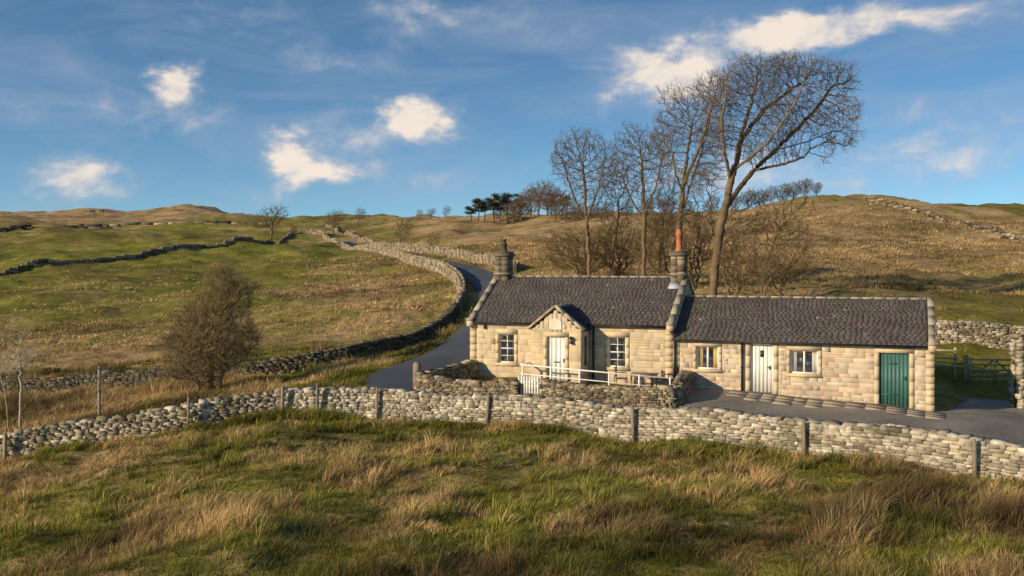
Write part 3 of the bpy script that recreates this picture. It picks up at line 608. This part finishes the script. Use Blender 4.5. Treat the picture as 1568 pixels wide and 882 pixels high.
def tree_mesh(P,par,rt=.012,e=2.3,tw=2,tl=(.3,.7),col=(.17,.13,.09),up=.2,rmax=None,twr=.7):
    n_=len(P);acc=np.zeros(n_);r=np.zeros(n_)
    for i in range(n_-1,-1,-1):
        r[i]=rt if acc[i]==0 else acc[i]**(1/e)
        if par[i]>=0: acc[par[i]]+=r[i]**e
    if rmax: r=np.minimum(r,rmax)
    i=np.arange(1,n_);pa=par[1:];dirs=np.zeros((n_,3));dirs[1:]=P[1:]-P[pa];dirs[0]=(0,0,1);dirs/=np.linalg.norm(dirs,axis=1,keepdims=True)+1e-9
    main=r[i]>.72*r[pa]; r0=np.where(main,r[pa],r[i]*1.15); d0=np.where(main[:,None],dirs[pa],dirs[i])
    big=r[i]>.04
    Vs=[];Fs=[];off=0
    for m,k in((big,8),(~big,4)):
        if m.any():
            V,Fc=tubes(P[pa][m],P[i][m],r0[m],r[i][m],k,d0[m]);Vs.append(V);Fs.append(Fc+off);off+=len(V)
    thin=np.where(r<rt*2.2)[0]
    if tw and len(thin):
        b0=np.repeat(thin,tw);l=rng.uniform(*tl,len(b0));d=dirs[b0]+rng.normal(0,.5,(len(b0),3));d[:,2]+=up;d/=np.linalg.norm(d,axis=1,keepdims=True)
        m_=P[b0]+d*l[:,None]*.5;d2=d+rng.normal(0,.25,d.shape);d2[:,2]+=up*.6;d2/=np.linalg.norm(d2,axis=1,keepdims=True);e2=m_+d2*l[:,None]*.5
        d3=d+rng.normal(0,.6,d.shape);d3/=np.linalg.norm(d3,axis=1,keepdims=True);e3=m_+d3*l[:,None]*.4
        for a,b_,ra,rb in((P[b0],m_,rt*twr,rt*twr*.75),(m_,e2,rt*twr*.75,rt*.25),(m_,e3,rt*twr*.7,rt*.25)):
            V,Fc=tubes(a,b_,np.full(len(a),ra),np.full(len(a),rb),3);Vs.append(V);Fs.append(Fc+off);off+=len(V)
    V=np.concatenate(Vs);Fc=np.concatenate(Fs);return V,Fc,np.tile(col,(len(V),1))*rng.uniform(.85,1.15,(len(V),1))
def bare_tree(name,Z,trunk,E,n_,step,kill,limbs=(),**kw):
    sc=F/Z; W=lambda t:np.array(((t[0]-CX)/sc,Z+(t[2] if len(t)>2 else 0),H-(t[1]-HY)/sc)); tp=[W(t) for t in trunk]
    tp[0][2]=gz(tp[0][0],tp[0][1])-.3
    P,par=grow(tp,ellip(E,Z,n_),step,kill,kw.pop('gup',.06),limbs=[[W(t) for t in lb] for lb in limbs]); base=tp[0].copy()
    V,Fc,c=tree_mesh(P,par,**kw); make(name,V-base,Fc,c,M_bark,None,True,loc=base); return P,par
BC=(.165,.115,.066)
bare_tree('bare_sycamore_tree',62,[(1090,460),(1096,400),(1104,345),(1114,300),(1124,260),(1134,215),(1146,170),(1158,130)],
 [(1150,125,55,42),(1200,110,55,28),(1250,115,50,26),(1288,125,28,28),(1292,185,26,50),(1240,175,45,40),(1185,170,50,45),(1110,150,38,45),(1100,205,35,35),(1150,215,40,35),(1264,225,16,25,.6),(1210,225,35,25,.6),(1075,260,25,25,.5)],4200,.23,.28,
 limbs=[[(1108,325),(1135,290,1),(1165,255,1.6),(1200,225,2),(1235,190,2),(1262,160,1.5),(1280,130,1)],[(1200,225,2),(1235,215,2.6),(1265,205,3),(1288,195,3)],[(1124,260),(1165,225,-1.5),(1195,180,-2.2),(1215,135,-2.5)],[(1120,275),(1105,235,-.8),(1098,195,-1.2),(1105,150,-1.4)],[(1134,215),(1175,165,.6),(1235,120,1.0)],[(1098,385),(1120,350,-1),(1150,335,-1.8),(1175,330,-2.2)],[(1165,255,1.6),(1205,250,.5),(1232,240,.3)]],
 rt=.0135,col=BC,tw=3,tl=(.3,.75),e=2.25)
OT=dict(rt=.0135,col=BC,e=2.25,tw=3)
bare_tree('bare_sycamore_tree',66,[(1040,460),(1040,390),(1042,330),(1046,280),(1052,235),(1060,190)],[(1060,165,45,38),(1090,150,35,40),(1085,215,35,45),(1030,210,38,45),(1030,150,30,22,.6),(1060,270,45,25,.5)],2200,.26,.33,
 limbs=[[(1042,330),(1060,285,1),(1078,240,1.5),(1092,195,1.8)],[(1044,300),(1030,265,-1),(1022,225,-1.4)],[(1046,280),(1070,220,-1),(1085,160,-1.4)]],**OT)
bare_tree('bare_sycamore_tree',68,[(985,450),(986,390),(986,340),(985,290),(982,240)],[(972,225,38,35),(1000,245,35,45),(945,270,30,38),(1015,215,20,28),(985,300,34,28,.6)],1900,.26,.33,
 limbs=[[(986,340),(968,300,1),(955,265,1.4)],[(986,330),(1002,285,-1),(1010,240,-1.4)]],**OT)
bare_tree('bare_sycamore_tree',72,[(903,450),(901,390),(898,335),(896,290),(892,250)],[(888,228,42,34),(900,275,40,35),(865,248,26,32),(924,250,22,38),(895,315,34,24,.5)],1900,.26,.33,
 limbs=[[(899,345),(880,300,1),(868,260,1.4)],[(898,335),(915,290,-1),(922,255,-1.4)]],**OT)
OA=dict(rt=.013,col=BC,tw=3)
bare_tree('bare_ash_tree',74,[(940,450),(938,390),(945,340)],[(938,320,32,45),(960,270,25,30)],900,.3,.4,**OA)
bare_tree('bare_ash_tree',64,[(1120,460),(1105,400),(1085,340)],[(1070,300,35,45),(1150,330,35,40),(1110,350,40,40),(1020,320,28,40)],1000,.3,.4,**OA)
bare_tree('bare_ash_tree',76,[(1010,450),(1012,390),(1015,345)],[(1015,330,32,45),(1030,280,25,30)],800,.3,.4,**OA)
bare_tree('bare_ash_tree',70,[(1165,470),(1168,420),(1185,370)],[(1195,350,50,40),(1230,310,25,35,.7)],700,.3,.4,**OA)
def scrub(name,Z,px,E,n_,col=(.20,.14,.075),rt=.013,step=.3):
    sc=F/Z; Vs=[];Fs=[];off=0; cs=[]; X=(px-CX)/sc; g0=gz(X,Z)
    base=np.array((X,Z,g0)); att=ellip(E,Z,n_)
    for s_ in range(4):
        b0=base+np.array((rng.normal(0,.8),rng.normal(0,.4),-.2)); A_=att[s_::4]
        P,par=grow([b0,b0+np.array((rng.normal(0,.3),0,.9))],A_,step,step*1.3,.15,.3)
        V,Fc,c=tree_mesh(P,par,rt=rt,col=col,tw=3,tl=(.25,.6));Vs.append(V);Fs.append(Fc+off);off+=len(V);cs.append(c)
    return make(name,np.concatenate(Vs)-base,np.concatenate(Fs),np.concatenate(cs),M_bark,None,True,loc=base)
scrub('bare_thorn_shrub',60,1190,[(1190,410,55,35),(1230,385,25,25)],600)
scrub('bare_thorn_shrub',62,1130,[(1130,400,40,50)],500)
scrub('bare_thorn_shrub',74,890,[(885,385,60,40)],800)
scrub('bare_thorn_shrub',70,1000,[(1005,375,45,50)],700)
scrub('bare_thorn_shrub',76,950,[(945,380,45,45)],700)
scrub('bare_thorn_shrub',73,1065,[(1065,370,45,50)],600)
Zb=47; E_=[(318,525,62,45),(352,445,34,26),(338,415,28,12,.7),(368,465,24,34),(300,565,56,24),(370,525,28,40),(290,488,28,28),(270,525,26,26),(330,475,36,32),(392,440,12,14,.5)]
sc=F/Zb;bx=(318-CX)/sc;base=np.array((bx,Zb,gz(bx,Zb)))
Vs=[];Fs=[];cs=[];off=0;allP=[]
att=ellip(E_,Zb,2800); rng.shuffle(att)
for j_,(dx_,lx_) in enumerate(((-.35,-.3),(.05,.15),(.4,.5))):
    b0=base+np.array((dx_,rng.normal(0,.2),-.3)); P,par=grow([b0,b0+np.array((lx_*.4,0,.9)),b0+np.array((lx_,0,1.8))],att[j_::3],.2,.27,.14,.3)
    V,Fc,c=tree_mesh(P,par,rt=.011,col=(.24,.18,.095),tw=4,tl=(.2,.65),up=.25);Vs.append(V);Fs.append(Fc+off);off+=len(V);cs.append(c);allP.append(P[20:])
hb=bpy.data.objects.new('hawthorn_bush',None);col_link(hb);hb.location=base
make('branches',np.concatenate(Vs)-base,np.concatenate(Fs),np.concatenate(cs),M_bark,hb,True)
def leaves(name,C,size,spread,cols,parent,mat=M_leaf):
    n_=len(C);C=C+rng.normal(0,spread,C.shape);a=rng.normal(size=(n_,3));a/=np.linalg.norm(a,axis=1,keepdims=True);b_=np.cross(a,rng.normal(size=(n_,3)));b_/=np.linalg.norm(b_,axis=1,keepdims=True)
    s=rng.uniform(*size,(n_,1));V=np.stack([C-a*s,C+b_*s*.5,C+a*s,C-b_*s*.5],1).reshape(-1,3);Fc=np.arange(4*n_).reshape(-1,4)
    cc=np.array(cols)[rng.integers(len(cols),size=n_)]*rng.uniform(.7,1.3,(n_,1)); return make(name,V,Fc,np.repeat(cc,4,0),mat,parent)
P=np.concatenate(allP); idx=rng.integers(0,len(P),7000); leaves('leaves',P[idx]-base,(.02,.055),.12,[(.26,.21,.08),(.20,.18,.07),(.30,.22,.10),(.14,.13,.05)],hb)
bare_tree('bare_birch_sapling',40,[(30,640),(32,590),(30,550)],[(30,540,24,40),(18,560,16,20)],150,.16,.22,rt=.012,col=(.44,.37,.27),tw=3,tl=(.2,.4),rmax=.05)
bare_tree('bare_birch_sapling',41,[(15,650),(8,600),(0,570)],[(5,560,14,30)],60,.16,.22,rt=.011,col=(.36,.29,.2),tw=3,tl=(.2,.4),rmax=.045)
def unit_tree(E,n_,h,rt,col=BC,tw=2):
    att=[]
    for (x,z_,rx,rz,wt) in E:
        m=int(n_*wt);d=rng.normal(size=(m,3));d/=np.linalg.norm(d,axis=1,keepdims=True);att.append(np.array((x,0,z_))+d*(rng.random((m,1))**(1/2.5))*np.array((rx,rx,rz)))
    P,par=grow([(0,0,-.5),(0.05,0,h*.2),(.1,0,h*.38)],np.concatenate(att),.4,.5,.1,.25,maxn=2500); return tree_mesh(P,par,rt=rt,col=col,tw=tw,tl=(.4,.9))
mt=[]
DK=(.15,.105,.065)
for T in (unit_tree([(0,5.2,3.4,2.3,.6),(1.2,6.2,2.5,1.8,.4)],420,8,.03),unit_tree([(0.8,5,2.4,3,.6),(2,6,2,1.5,.4)],330,8,.03),unit_tree([(0,4.6,3.4,3.2,.6),(1.2,6,2.5,2,.4)],600,8,.03,DK,4),unit_tree([(0.4,4.5,2.8,3.4,.6),(-1.4,3.6,2.2,2.4,.4)],600,8,.03,DK,4)):
    o=make('bare_tree',T[0],T[1],T[2],M_bark,None,True); mt.append(o.data); bpy.data.objects.remove(o)
def place(name,me,px,Z,s,rz=0):
    X=(px-CX)/F*Z; o=bpy.data.objects.new(name,me);col_link(o);o.location=(X,Z,gz(X,Z)-.2);o.scale=(s,s,s);o.rotation_euler=(0,0,rz);return o
for px,Z,s,m in((415,215,1.1,0),(510,290,1.05,0),(548,330,.8,1),(612,190,.75,1),(640,380,.6,1),(660,380,.6,0),(681,385,.75,1),(660,150,.45,1),(785,250,.8,2),(797,255,1.,3),(812,250,1.05,2),(824,245,1.3,0),(838,240,1.05,3),(850,235,1.0,2),(866,232,.9,3),(765,255,.7,2),(450,280,.35,3)):
    place('bare_tree',mt[m],px,Z,s,rng.uniform(-.5,.5))
for px,Z,s in((1125,188,.45),(1145,190,.5),(1163,193,.55),(1180,188,.5),(1198,190,.55),(1215,192,.52),(1232,188,.48),(1250,191,.35),(1090,195,.55),(1050,200,.6),(1020,205,.6),(885,225,.6),(905,222,.6),(930,220,.6),(960,215,.6),(990,208,.6)):
    place('bare_tree',mt[2+rng.integers(2)],px,Z,s,rng.uniform(-.5,.5))
def pine_mesh():
    P0=[(0,0,-.5)]
    for i in range(1,7): P0.append((rng.normal(0,.12)+.08*i,rng.normal(0,.1),i*1.25))
    P0=np.array(P0);r=np.linspace(.25,.08,7);Vt,Ft=tubes(P0[:-1],P0[1:],r[:-1],r[1:],6);cl=[]
    for i in range(13):
        z_=rng.uniform(4.2,8.3);a=rng.uniform(0,6.28);R_=rng.uniform(.5,2.3)*(1 if z_<7.6 else .6);cl.append((math.cos(a)*R_+.4,math.sin(a)*R_,z_))
    cl=np.array(cl);s0=np.c_[np.full(13,.35),np.zeros(13),cl[:,2]-.6];Vb,Fb=tubes(s0,cl,np.full(13,.07),np.full(13,.03),4)
    Vt=np.concatenate([Vt,Vb]);Ft=np.concatenate([Ft,Fb+len(Vt)-len(Vb)])
    C=np.repeat(cl,220,0);C=C+rng.normal(0,1,C.shape)*np.array((.6,.6,.26));n_=len(C);d=rng.normal(size=(n_,3));b_=rng.normal(size=(n_,3));s=.16
    Vl=np.stack([C-d*s*.6,C+d*s*.6,C+b_*s],1).reshape(-1,3);Fl=np.arange(3*n_).reshape(-1,3)
    me=bpy.data.meshes.new('pine');k=len(Vt);me.from_pydata(np.concatenate([Vt,Vl]).tolist(),[],[tuple(f) for f in Ft.tolist()]+[tuple(f) for f in (Fl+k).tolist()])
    a=me.attributes.new('col','FLOAT_COLOR','POINT');cc=np.ones((k+3*n_,4));cc[:k,:3]=(.14,.09,.06);cc[k:,:3]=np.array((.05,.055,.022))*np.repeat(rng.uniform(.6,1.5,(n_,1)),3,0);a.data.foreach_set('color',cc.ravel().astype(np.float32));me.materials.append(M_leaf);return me
pm=[pine_mesh(),pine_mesh()]
for i,(px,Z,s) in enumerate(((722,262,.6),(732,258,.75),(742,262,.8),(757,255,.9),(765,260,.75),(778,258,.95),(795,262,.8),(845,250,.7),(862,245,.65))): place('pine_tree',pm[i%2],px,Z,s,rng.uniform(0,6))
def cow(px,Z,rot):
    X=(px-CX)/F*Z;me=bpy.data.meshes.new('cow')
    V=[(0,0,1.15),(.7,0,1.15),(.95,0,1.3),(1.3,0,1.45),(1.6,0,1.25),(-.6,0,1.2),(-.85,0,1.2),(.7,.2,.6),(.7,.2,0),(.7,-.2,.6),(.7,-.2,0),(-.75,.2,.7),(-.85,.2,.45),(-.8,.2,0),(-.75,-.2,.7),(-.85,-.2,.45),(-.8,-.2,0),(-.95,0,.6)]
    Ed=[(0,1),(1,2),(2,3),(3,4),(0,5),(5,6),(1,7),(7,8),(1,9),(9,10),(5,11),(11,12),(12,13),(5,14),(14,15),(15,16),(6,17)]
    Rr=[.42,.38,.22,.16,.1,.36,.2,.12,.07,.12,.07,.16,.09,.07,.16,.09,.07,.04]
    me.from_pydata(V,Ed,[]);o=bpy.data.objects.new('cow',me);col_link(o);o.location=(X,Z,gz(X,Z));o.rotation_euler=(0,0,rot);o.scale=(1.3,)*3
    m=o.modifiers.new('s','SKIN')
    for i,v in enumerate(me.skin_vertices[0].data): v.radius=(Rr[i],Rr[i]);v.use_root=(i==0)
    o.modifiers.new('b','SUBSURF').levels=1
    mm,nt,b=nodes('cow_hide');b.inputs['Base Color'].default_value=(.03,.022,.018,1);me.materials.append(mm)
cow(141,560,.2);cow(156,565,2.9)
# ---------------------------------------------------------------- grass
def free(X,Y):
    u,y=hloc(X,Y); ok=dist_poly(X,Y,ROAD)>1.7
    ok&=~((u>UL-.3)&(u<UR+.3)&(y>-.4)&(y<DM+.2)); ok&=~inpoly(X,Y,YARD); ok&=~((u>UL)&(u<-3)&(y>-3.)&(y<0)&(rng.random(X.shape)<.7)); return ok
def mask(X,Y): return tawny(X,Y)+1.2*vn(X/2.3,Y/2.3)+.7*vn(X/.9+30,Y/.9)+.6*vn(X/13,Y/13+20)
GRN=np.array([(.14,.15,.022),(.20,.20,.032),(.28,.26,.05),(.09,.09,.018),(.31,.27,.07)]);TAW=np.array([(.56,.38,.17),(.42,.27,.12),(.66,.48,.24),(.26,.155,.065),(.48,.34,.16),(.34,.25,.09)])
def blades(name,C,cnt,hh,wid,spread,colf,lean=.45,tri=False):
    n_=len(C);B=np.repeat(np.arange(n_),cnt);m=len(B);a=rng.uniform(0,2*np.pi,m);r=np.sqrt(rng.random(m))*spread[B]
    X=C[B,0]+np.cos(a)*r;Y=C[B,1]+np.sin(a)*r;Z=C[B,2]-.04
    h=hh[B]*rng.uniform(.45,1.2,m);tl=rng.normal(0,.22,(n_,2));out=lean*rng.uniform(.2,1.4,m);lx=np.cos(a)*out+.25+tl[B,0];ly=np.sin(a)*out+.1+tl[B,1]
    w=wid[B]*rng.uniform(.6,1.2,m);t=rng.uniform(0,2*np.pi,m);wx=np.cos(t)*w/2;wy=np.sin(t)*w/2
    b0=np.stack([X-wx,Y-wy,Z],1);b1=np.stack([X+wx,Y+wy,Z],1);tip=np.stack([X+lx*h,Y+ly*h,Z+h*(1-.25*out)],1);c=colf(B,m)
    if tri: V=np.stack([b0,b1,tip],1);k=3;T=np.array([[0,1,2]])
    else:
        mx=X+lx*h*.32;my=Y+ly*h*.32;mz=Z+h*.55
        V=np.stack([b0,b1,np.stack([mx-wx*.8,my-wy*.8,mz],1),np.stack([mx+wx*.8,my+wy*.8,mz],1),tip],1);k=5;T=np.array([[0,1,3],[0,3,2],[2,3,4]])
    Fc=(T[None]+(np.arange(m)*k)[:,None,None]).reshape(-1,3)
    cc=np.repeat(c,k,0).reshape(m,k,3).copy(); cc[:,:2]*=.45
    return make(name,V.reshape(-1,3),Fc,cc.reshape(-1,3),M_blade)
def sample(n_,px0,px1,Y0_,Y1_):
    k=(rng.uniform(px0,px1,n_)-CX)/F;Y=np.exp(rng.uniform(math.log(Y0_),math.log(Y1_),n_));return k*Y,Y
def colmix(mk,tone=None):
    tone=rng.uniform(.55,1.3,len(mk)) if tone is None else tone*rng.uniform(.8,1.2,len(mk))
    def f(B,m):
        t=(mk[B]+rng.normal(0,.12,m))>.5
        return np.where(t[:,None],TAW[rng.integers(len(TAW),size=m)],GRN[rng.integers(len(GRN),size=m)])*rng.uniform(.8,1.2,(m,1))*tone[B][:,None]
    return f
def patch_shade(X,Y):
    return np.clip(1.02+1.2*vn(X/3.4+50,Y/3.4)+1.0*vn(X/1.2+70,Y/1.2)-.25*np.clip((27-Y)/7,0,1),.34,1.4)  # random tone patches; last term paints foreground shade into the blade colour
def fieldY(X): return np.interp(X,FW[:,0],FW[:,1])
X,Y=sample(75000,-250,1850,13,40);k=Y<fieldY(X)-.3;X,Y=X[k],Y[k];mk=mask(X,Y);sz=1+.6*np.clip(mk-.3,0,1)
blades('meadow_grass',np.c_[X,Y,ground(X,Y)],6,.16*sz*(.7+.6*rng.random(len(X))),np.full(len(X),.016)*(Y/22),np.full(len(X),.13),colmix(mk,patch_shade(X,Y)),.6,True)
X,Y=sample(12500,-250,1850,13,40);mk=mask(X,Y);k=(Y<fieldY(X)-.35)&(rng.random(len(X))<np.clip(.45+mk*.7,.3,1));X,Y,mk=X[k],Y[k],mk[k];print('tussocks',len(X))
big=np.clip(1.7*vn(X/1.3+5,Y/1.3)+.5,0,1)
blades('tussock_grass',np.c_[X,Y,ground(X,Y)],40,(.13+.58*big*rng.random(len(X)))*(1+.35*(mk>.7)),np.full(len(X),.013)*(Y/24),.07+.17*rng.random(len(X)),colmix(mk+.06,patch_shade(X,Y)),.5)
s_=rng.random(2600)*(len(FW)-1);i_=s_.astype(int);f_=(s_-i_)[:,None];Pq=FW[i_]*(1-f_)+FW[i_+1]*f_;off_=rng.uniform(.32,.75,2600)
X=Pq[:,0]-.15*off_;Y=Pq[:,1]-off_;mk=mask(X,Y)+.1;vv=np.clip(vn(X/1.9,Y/1.9)+.5,0,1)
blades('wall_foot_grass',np.c_[X,Y,ground(X,Y)],24,(.1+.42*vv*rng.random(2600))*np.where(X<-6,1.35,1),np.full(2600,.02),.1+.15*rng.random(2600),colmix(mk,patch_shade(X,Y)),.45)
X,Y=sample(12000,-200,760,37,62);k=(Y>fieldY(X)+.5)&free(X,Y)&(dist_poly(X,Y,RW)>.3);X,Y=X[k],Y[k];mk=mask(X,Y)
blades('verge_grass',np.c_[X,Y,ground(X,Y)],26,(.15+.55*rng.random(len(X))*np.clip(vn(X/2,Y/2)+.7,.3,1.2))*np.clip(.5+mk*.8,.4,1.3),np.full(len(X),.03),.12+.25*rng.random(len(X)),colmix(mk,patch_shade(X,Y)*.85),.5)
X,Y=sample(52000,-150,1800,45,170);mk=mask(X,Y);k=free(X,Y)&(dist_poly(X,Y,RW)>.5)&(mk>.42)&(Y>46);X,Y,mk=X[k],Y[k],mk[k];s=Y/70
blades('hillside_grass',np.c_[X,Y,ground(X,Y)],8,(.12+.28*rng.random(len(X)))*np.clip(s,.9,1.3),.04*s,.3*s,colmix(mk+.12,np.clip(1.0+1.3*vn(X/9+50,Y/9)+.7*vn(X/3+50,Y/3),.4,1.5)),.7)
# ---------------------------------------------------------------- sky, sun, camera
el=math.radians(19); az=math.radians(237)
w=bpy.data.worlds.new('World');scene.world=w;w.use_nodes=True;nt=w.node_tree;L=nt.links;bg=nt.nodes['Background'];bg.inputs['Strength'].default_value=.1
tc=N(nt,'ShaderNodeTexCoord');sx=N(nt,'ShaderNodeSeparateXYZ');L.new(tc.outputs['Generated'],sx.inputs[0])
def m2(op,a,b_=None,c=None):
    x=N(nt,'ShaderNodeMath',operation=op)
    for i,v in enumerate((a,b_,c)):
        if v is None: continue
        if isinstance(v,(int,float)): x.inputs[i].default_value=v
        else: L.new(v,x.inputs[i])
    return x.outputs[0]
sky=N(nt,'ShaderNodeTexSky',sky_type='NISHITA');sky.sun_disc=False;sky.sun_elevation=el;sky.sun_rotation=az;sky.air_density=1.2;sky.dust_density=.4;sky.ozone_density=3
cv=N(nt,'ShaderNodeCombineXYZ');L.new(sx.outputs[0],cv.inputs[0]);L.new(sx.outputs[1],cv.inputs[1]);L.new(m2('ADD',m2('MULTIPLY',sx.outputs[2],2.2),.05),cv.inputs[2])
nv=N(nt,'ShaderNodeVectorMath',operation='NORMALIZE');L.new(cv.outputs[0],nv.inputs[0]);L.new(nv.outputs[0],sky.inputs['Vector'])
tint=N(nt,'ShaderNodeVectorMath',operation='MULTIPLY');L.new(sky.outputs[0],tint.inputs[0]);tint.inputs[1].default_value=(1.05,1.36,1.46)
u=m2('ARCTAN2',sx.outputs[0],sx.outputs[1]);hyp=m2('SQRT',m2('ADD',m2('MULTIPLY',sx.outputs[0],sx.outputs[0]),m2('MULTIPLY',sx.outputs[1],sx.outputs[1])));v=m2('DIVIDE',sx.outputs[2],m2('MAXIMUM',hyp,.02))
uv=N(nt,'ShaderNodeCombineXYZ');L.new(u,uv.inputs[0]);L.new(v,uv.inputs[1])
def noise(scale,detail,rough,stretch=(1,1.5,1),rot=0,dist=0):
    mp=N(nt,'ShaderNodeMapping');mp.inputs['Scale'].default_value=stretch;mp.inputs['Rotation'].default_value=(0,0,rot);L.new(uv.outputs[0],mp.inputs[0])
    a=N(nt,'ShaderNodeTexNoise');a.inputs['Scale'].default_value=scale;a.inputs['Detail'].default_value=detail;a.inputs['Roughness'].default_value=rough;a.inputs['Distortion'].default_value=dist;L.new(mp.outputs[0],a.inputs['Vector']);return a
wn=noise(14,4,.6);wv=N(nt,'ShaderNodeVectorMath',operation='MULTIPLY_ADD');L.new(wn.outputs['Color'],wv.inputs[0]);wv.inputs[1].default_value=(.11,.08,0);wv.inputs[2].default_value=(-.055,-.04,0)
wp=N(nt,'ShaderNodeVectorMath',operation='ADD');L.new(uv.outputs[0],wp.inputs[0]);L.new(wv.outputs[0],wp.inputs[1])
CL=[(272,110,32,22,.95),(300,140,50,40,.5),(440,234,36,22,1.),(495,264,46,20,.95),(515,200,45,34,.5),(600,185,45,30,.5),(655,180,45,26,.85),(650,150,50,34,.3),(640,230,90,40,.2),(960,125,70,34,.6),(1010,85,60,30,.55),(1060,112,80,36,.5),(1210,52,75,24,.7),(1300,35,110,24,.55),(1420,12,110,24,.5),(1130,80,70,28,.4),(160,262,55,28,.5),(190,290,60,25,.35),(400,290,70,20,.45),(620,275,120,30,.3),(90,280,60,34,.3),(560,45,190,30,.4),(680,20,120,24,.35),(500,95,80,16,.45),(880,80,45,30,.35),(1420,240,240,45,.4),(1500,185,150,40,.25),(1130,275,180,34,.35),(200,180,120,34,.25),(60,150,160,26,.28),(930,280,200,30,.3)]
acc=None
for px,py,rx,ry,a in CL:
    s=N(nt,'ShaderNodeVectorMath',operation='SUBTRACT');L.new(wp.outputs[0],s.inputs[0]);s.inputs[1].default_value=(math.atan((px-CX)/F),(HY-py)/math.hypot(F,px-CX),0)
    t=N(nt,'ShaderNodeVectorMath',operation='MULTIPLY');L.new(s.outputs[0],t.inputs[0]);t.inputs[1].default_value=(F/rx/2.2,F/ry/2.2,0)
    l=N(nt,'ShaderNodeVectorMath',operation='LENGTH');L.new(t.outputs[0],l.inputs[0])
    r=N(nt,'ShaderNodeMapRange',interpolation_type='SMOOTHSTEP');L.new(l.outputs['Value'],r.inputs[0]);r.inputs[1].default_value=1;r.inputs[2].default_value=0;r.inputs[4].default_value=a
    acc=r.outputs[0] if acc is None else m2('ADD',acc,r.outputs[0])
fb=noise(12,7,.6,(1,1.8,1),-.35,.5)
den=m2('ADD',m2('MINIMUM',acc,1.1),m2('MULTIPLY',m2('SUBTRACT',fb.outputs[0],.61),1.9))
ci=noise(4,6,.64,(1,3.6,1),-.35,.9)
cir=N(nt,'ShaderNodeMapRange');L.new(ci.outputs[0],cir.inputs[0]);cir.inputs[1].default_value=.44;cir.inputs[2].default_value=.75;cir.inputs[4].default_value=.34
dn=N(nt,'ShaderNodeMapRange',interpolation_type='SMOOTHSTEP');L.new(den,dn.inputs[0]);dn.inputs[1].default_value=-.1;dn.inputs[2].default_value=1.35
dm=N(nt,'ShaderNodeMapRange',interpolation_type='SMOOTHSTEP');L.new(den,dm.inputs[0]);dm.inputs[1].default_value=.15;dm.inputs[2].default_value=1.0
alpha=m2('MINIMUM',m2('ADD',m2('MULTIPLY',dn.outputs[0],1.2),cir.outputs[0]),.95)
cc=N(nt,'ShaderNodeMix',data_type='RGBA');L.new(dm.outputs[0],cc.inputs[0]);cc.inputs[6].default_value=(4.2,4.8,5.9,1);cc.inputs[7].default_value=(9.4,8.2,7.0,1)
mx=N(nt,'ShaderNodeMix',data_type='RGBA');L.new(alpha,mx.inputs[0]);L.new(tint.outputs[0],mx.inputs[6]);L.new(cc.outputs[2],mx.inputs[7]);L.new(mx.outputs[2],bg.inputs['Color'])
sl=bpy.data.lights.new('sun','SUN');sl.energy=5;sl.angle=math.radians(.5);sl.color=(1,.82,.56);so=bpy.data.objects.new('sun',sl);col_link(so)
S=Vector((math.sin(az)*math.cos(el),math.cos(az)*math.cos(el),math.sin(el)));so.rotation_euler=S.to_track_quat('Z','Y').to_euler();so.location=(-40,-30,40)
cam=bpy.data.cameras.new('camera');co=bpy.data.objects.new('camera',cam);col_link(co);co.location=(0,0,H);co.rotation_euler=(math.pi/2,0,0);cam.lens=36*F/1568;cam.sensor_width=36;cam.shift_y=-36/1568;cam.clip_end=6000;cam.clip_start=.1
scene.camera=co
scene.view_settings.view_transform='Standard';scene.view_settings.look='None';scene.view_settings.exposure=0
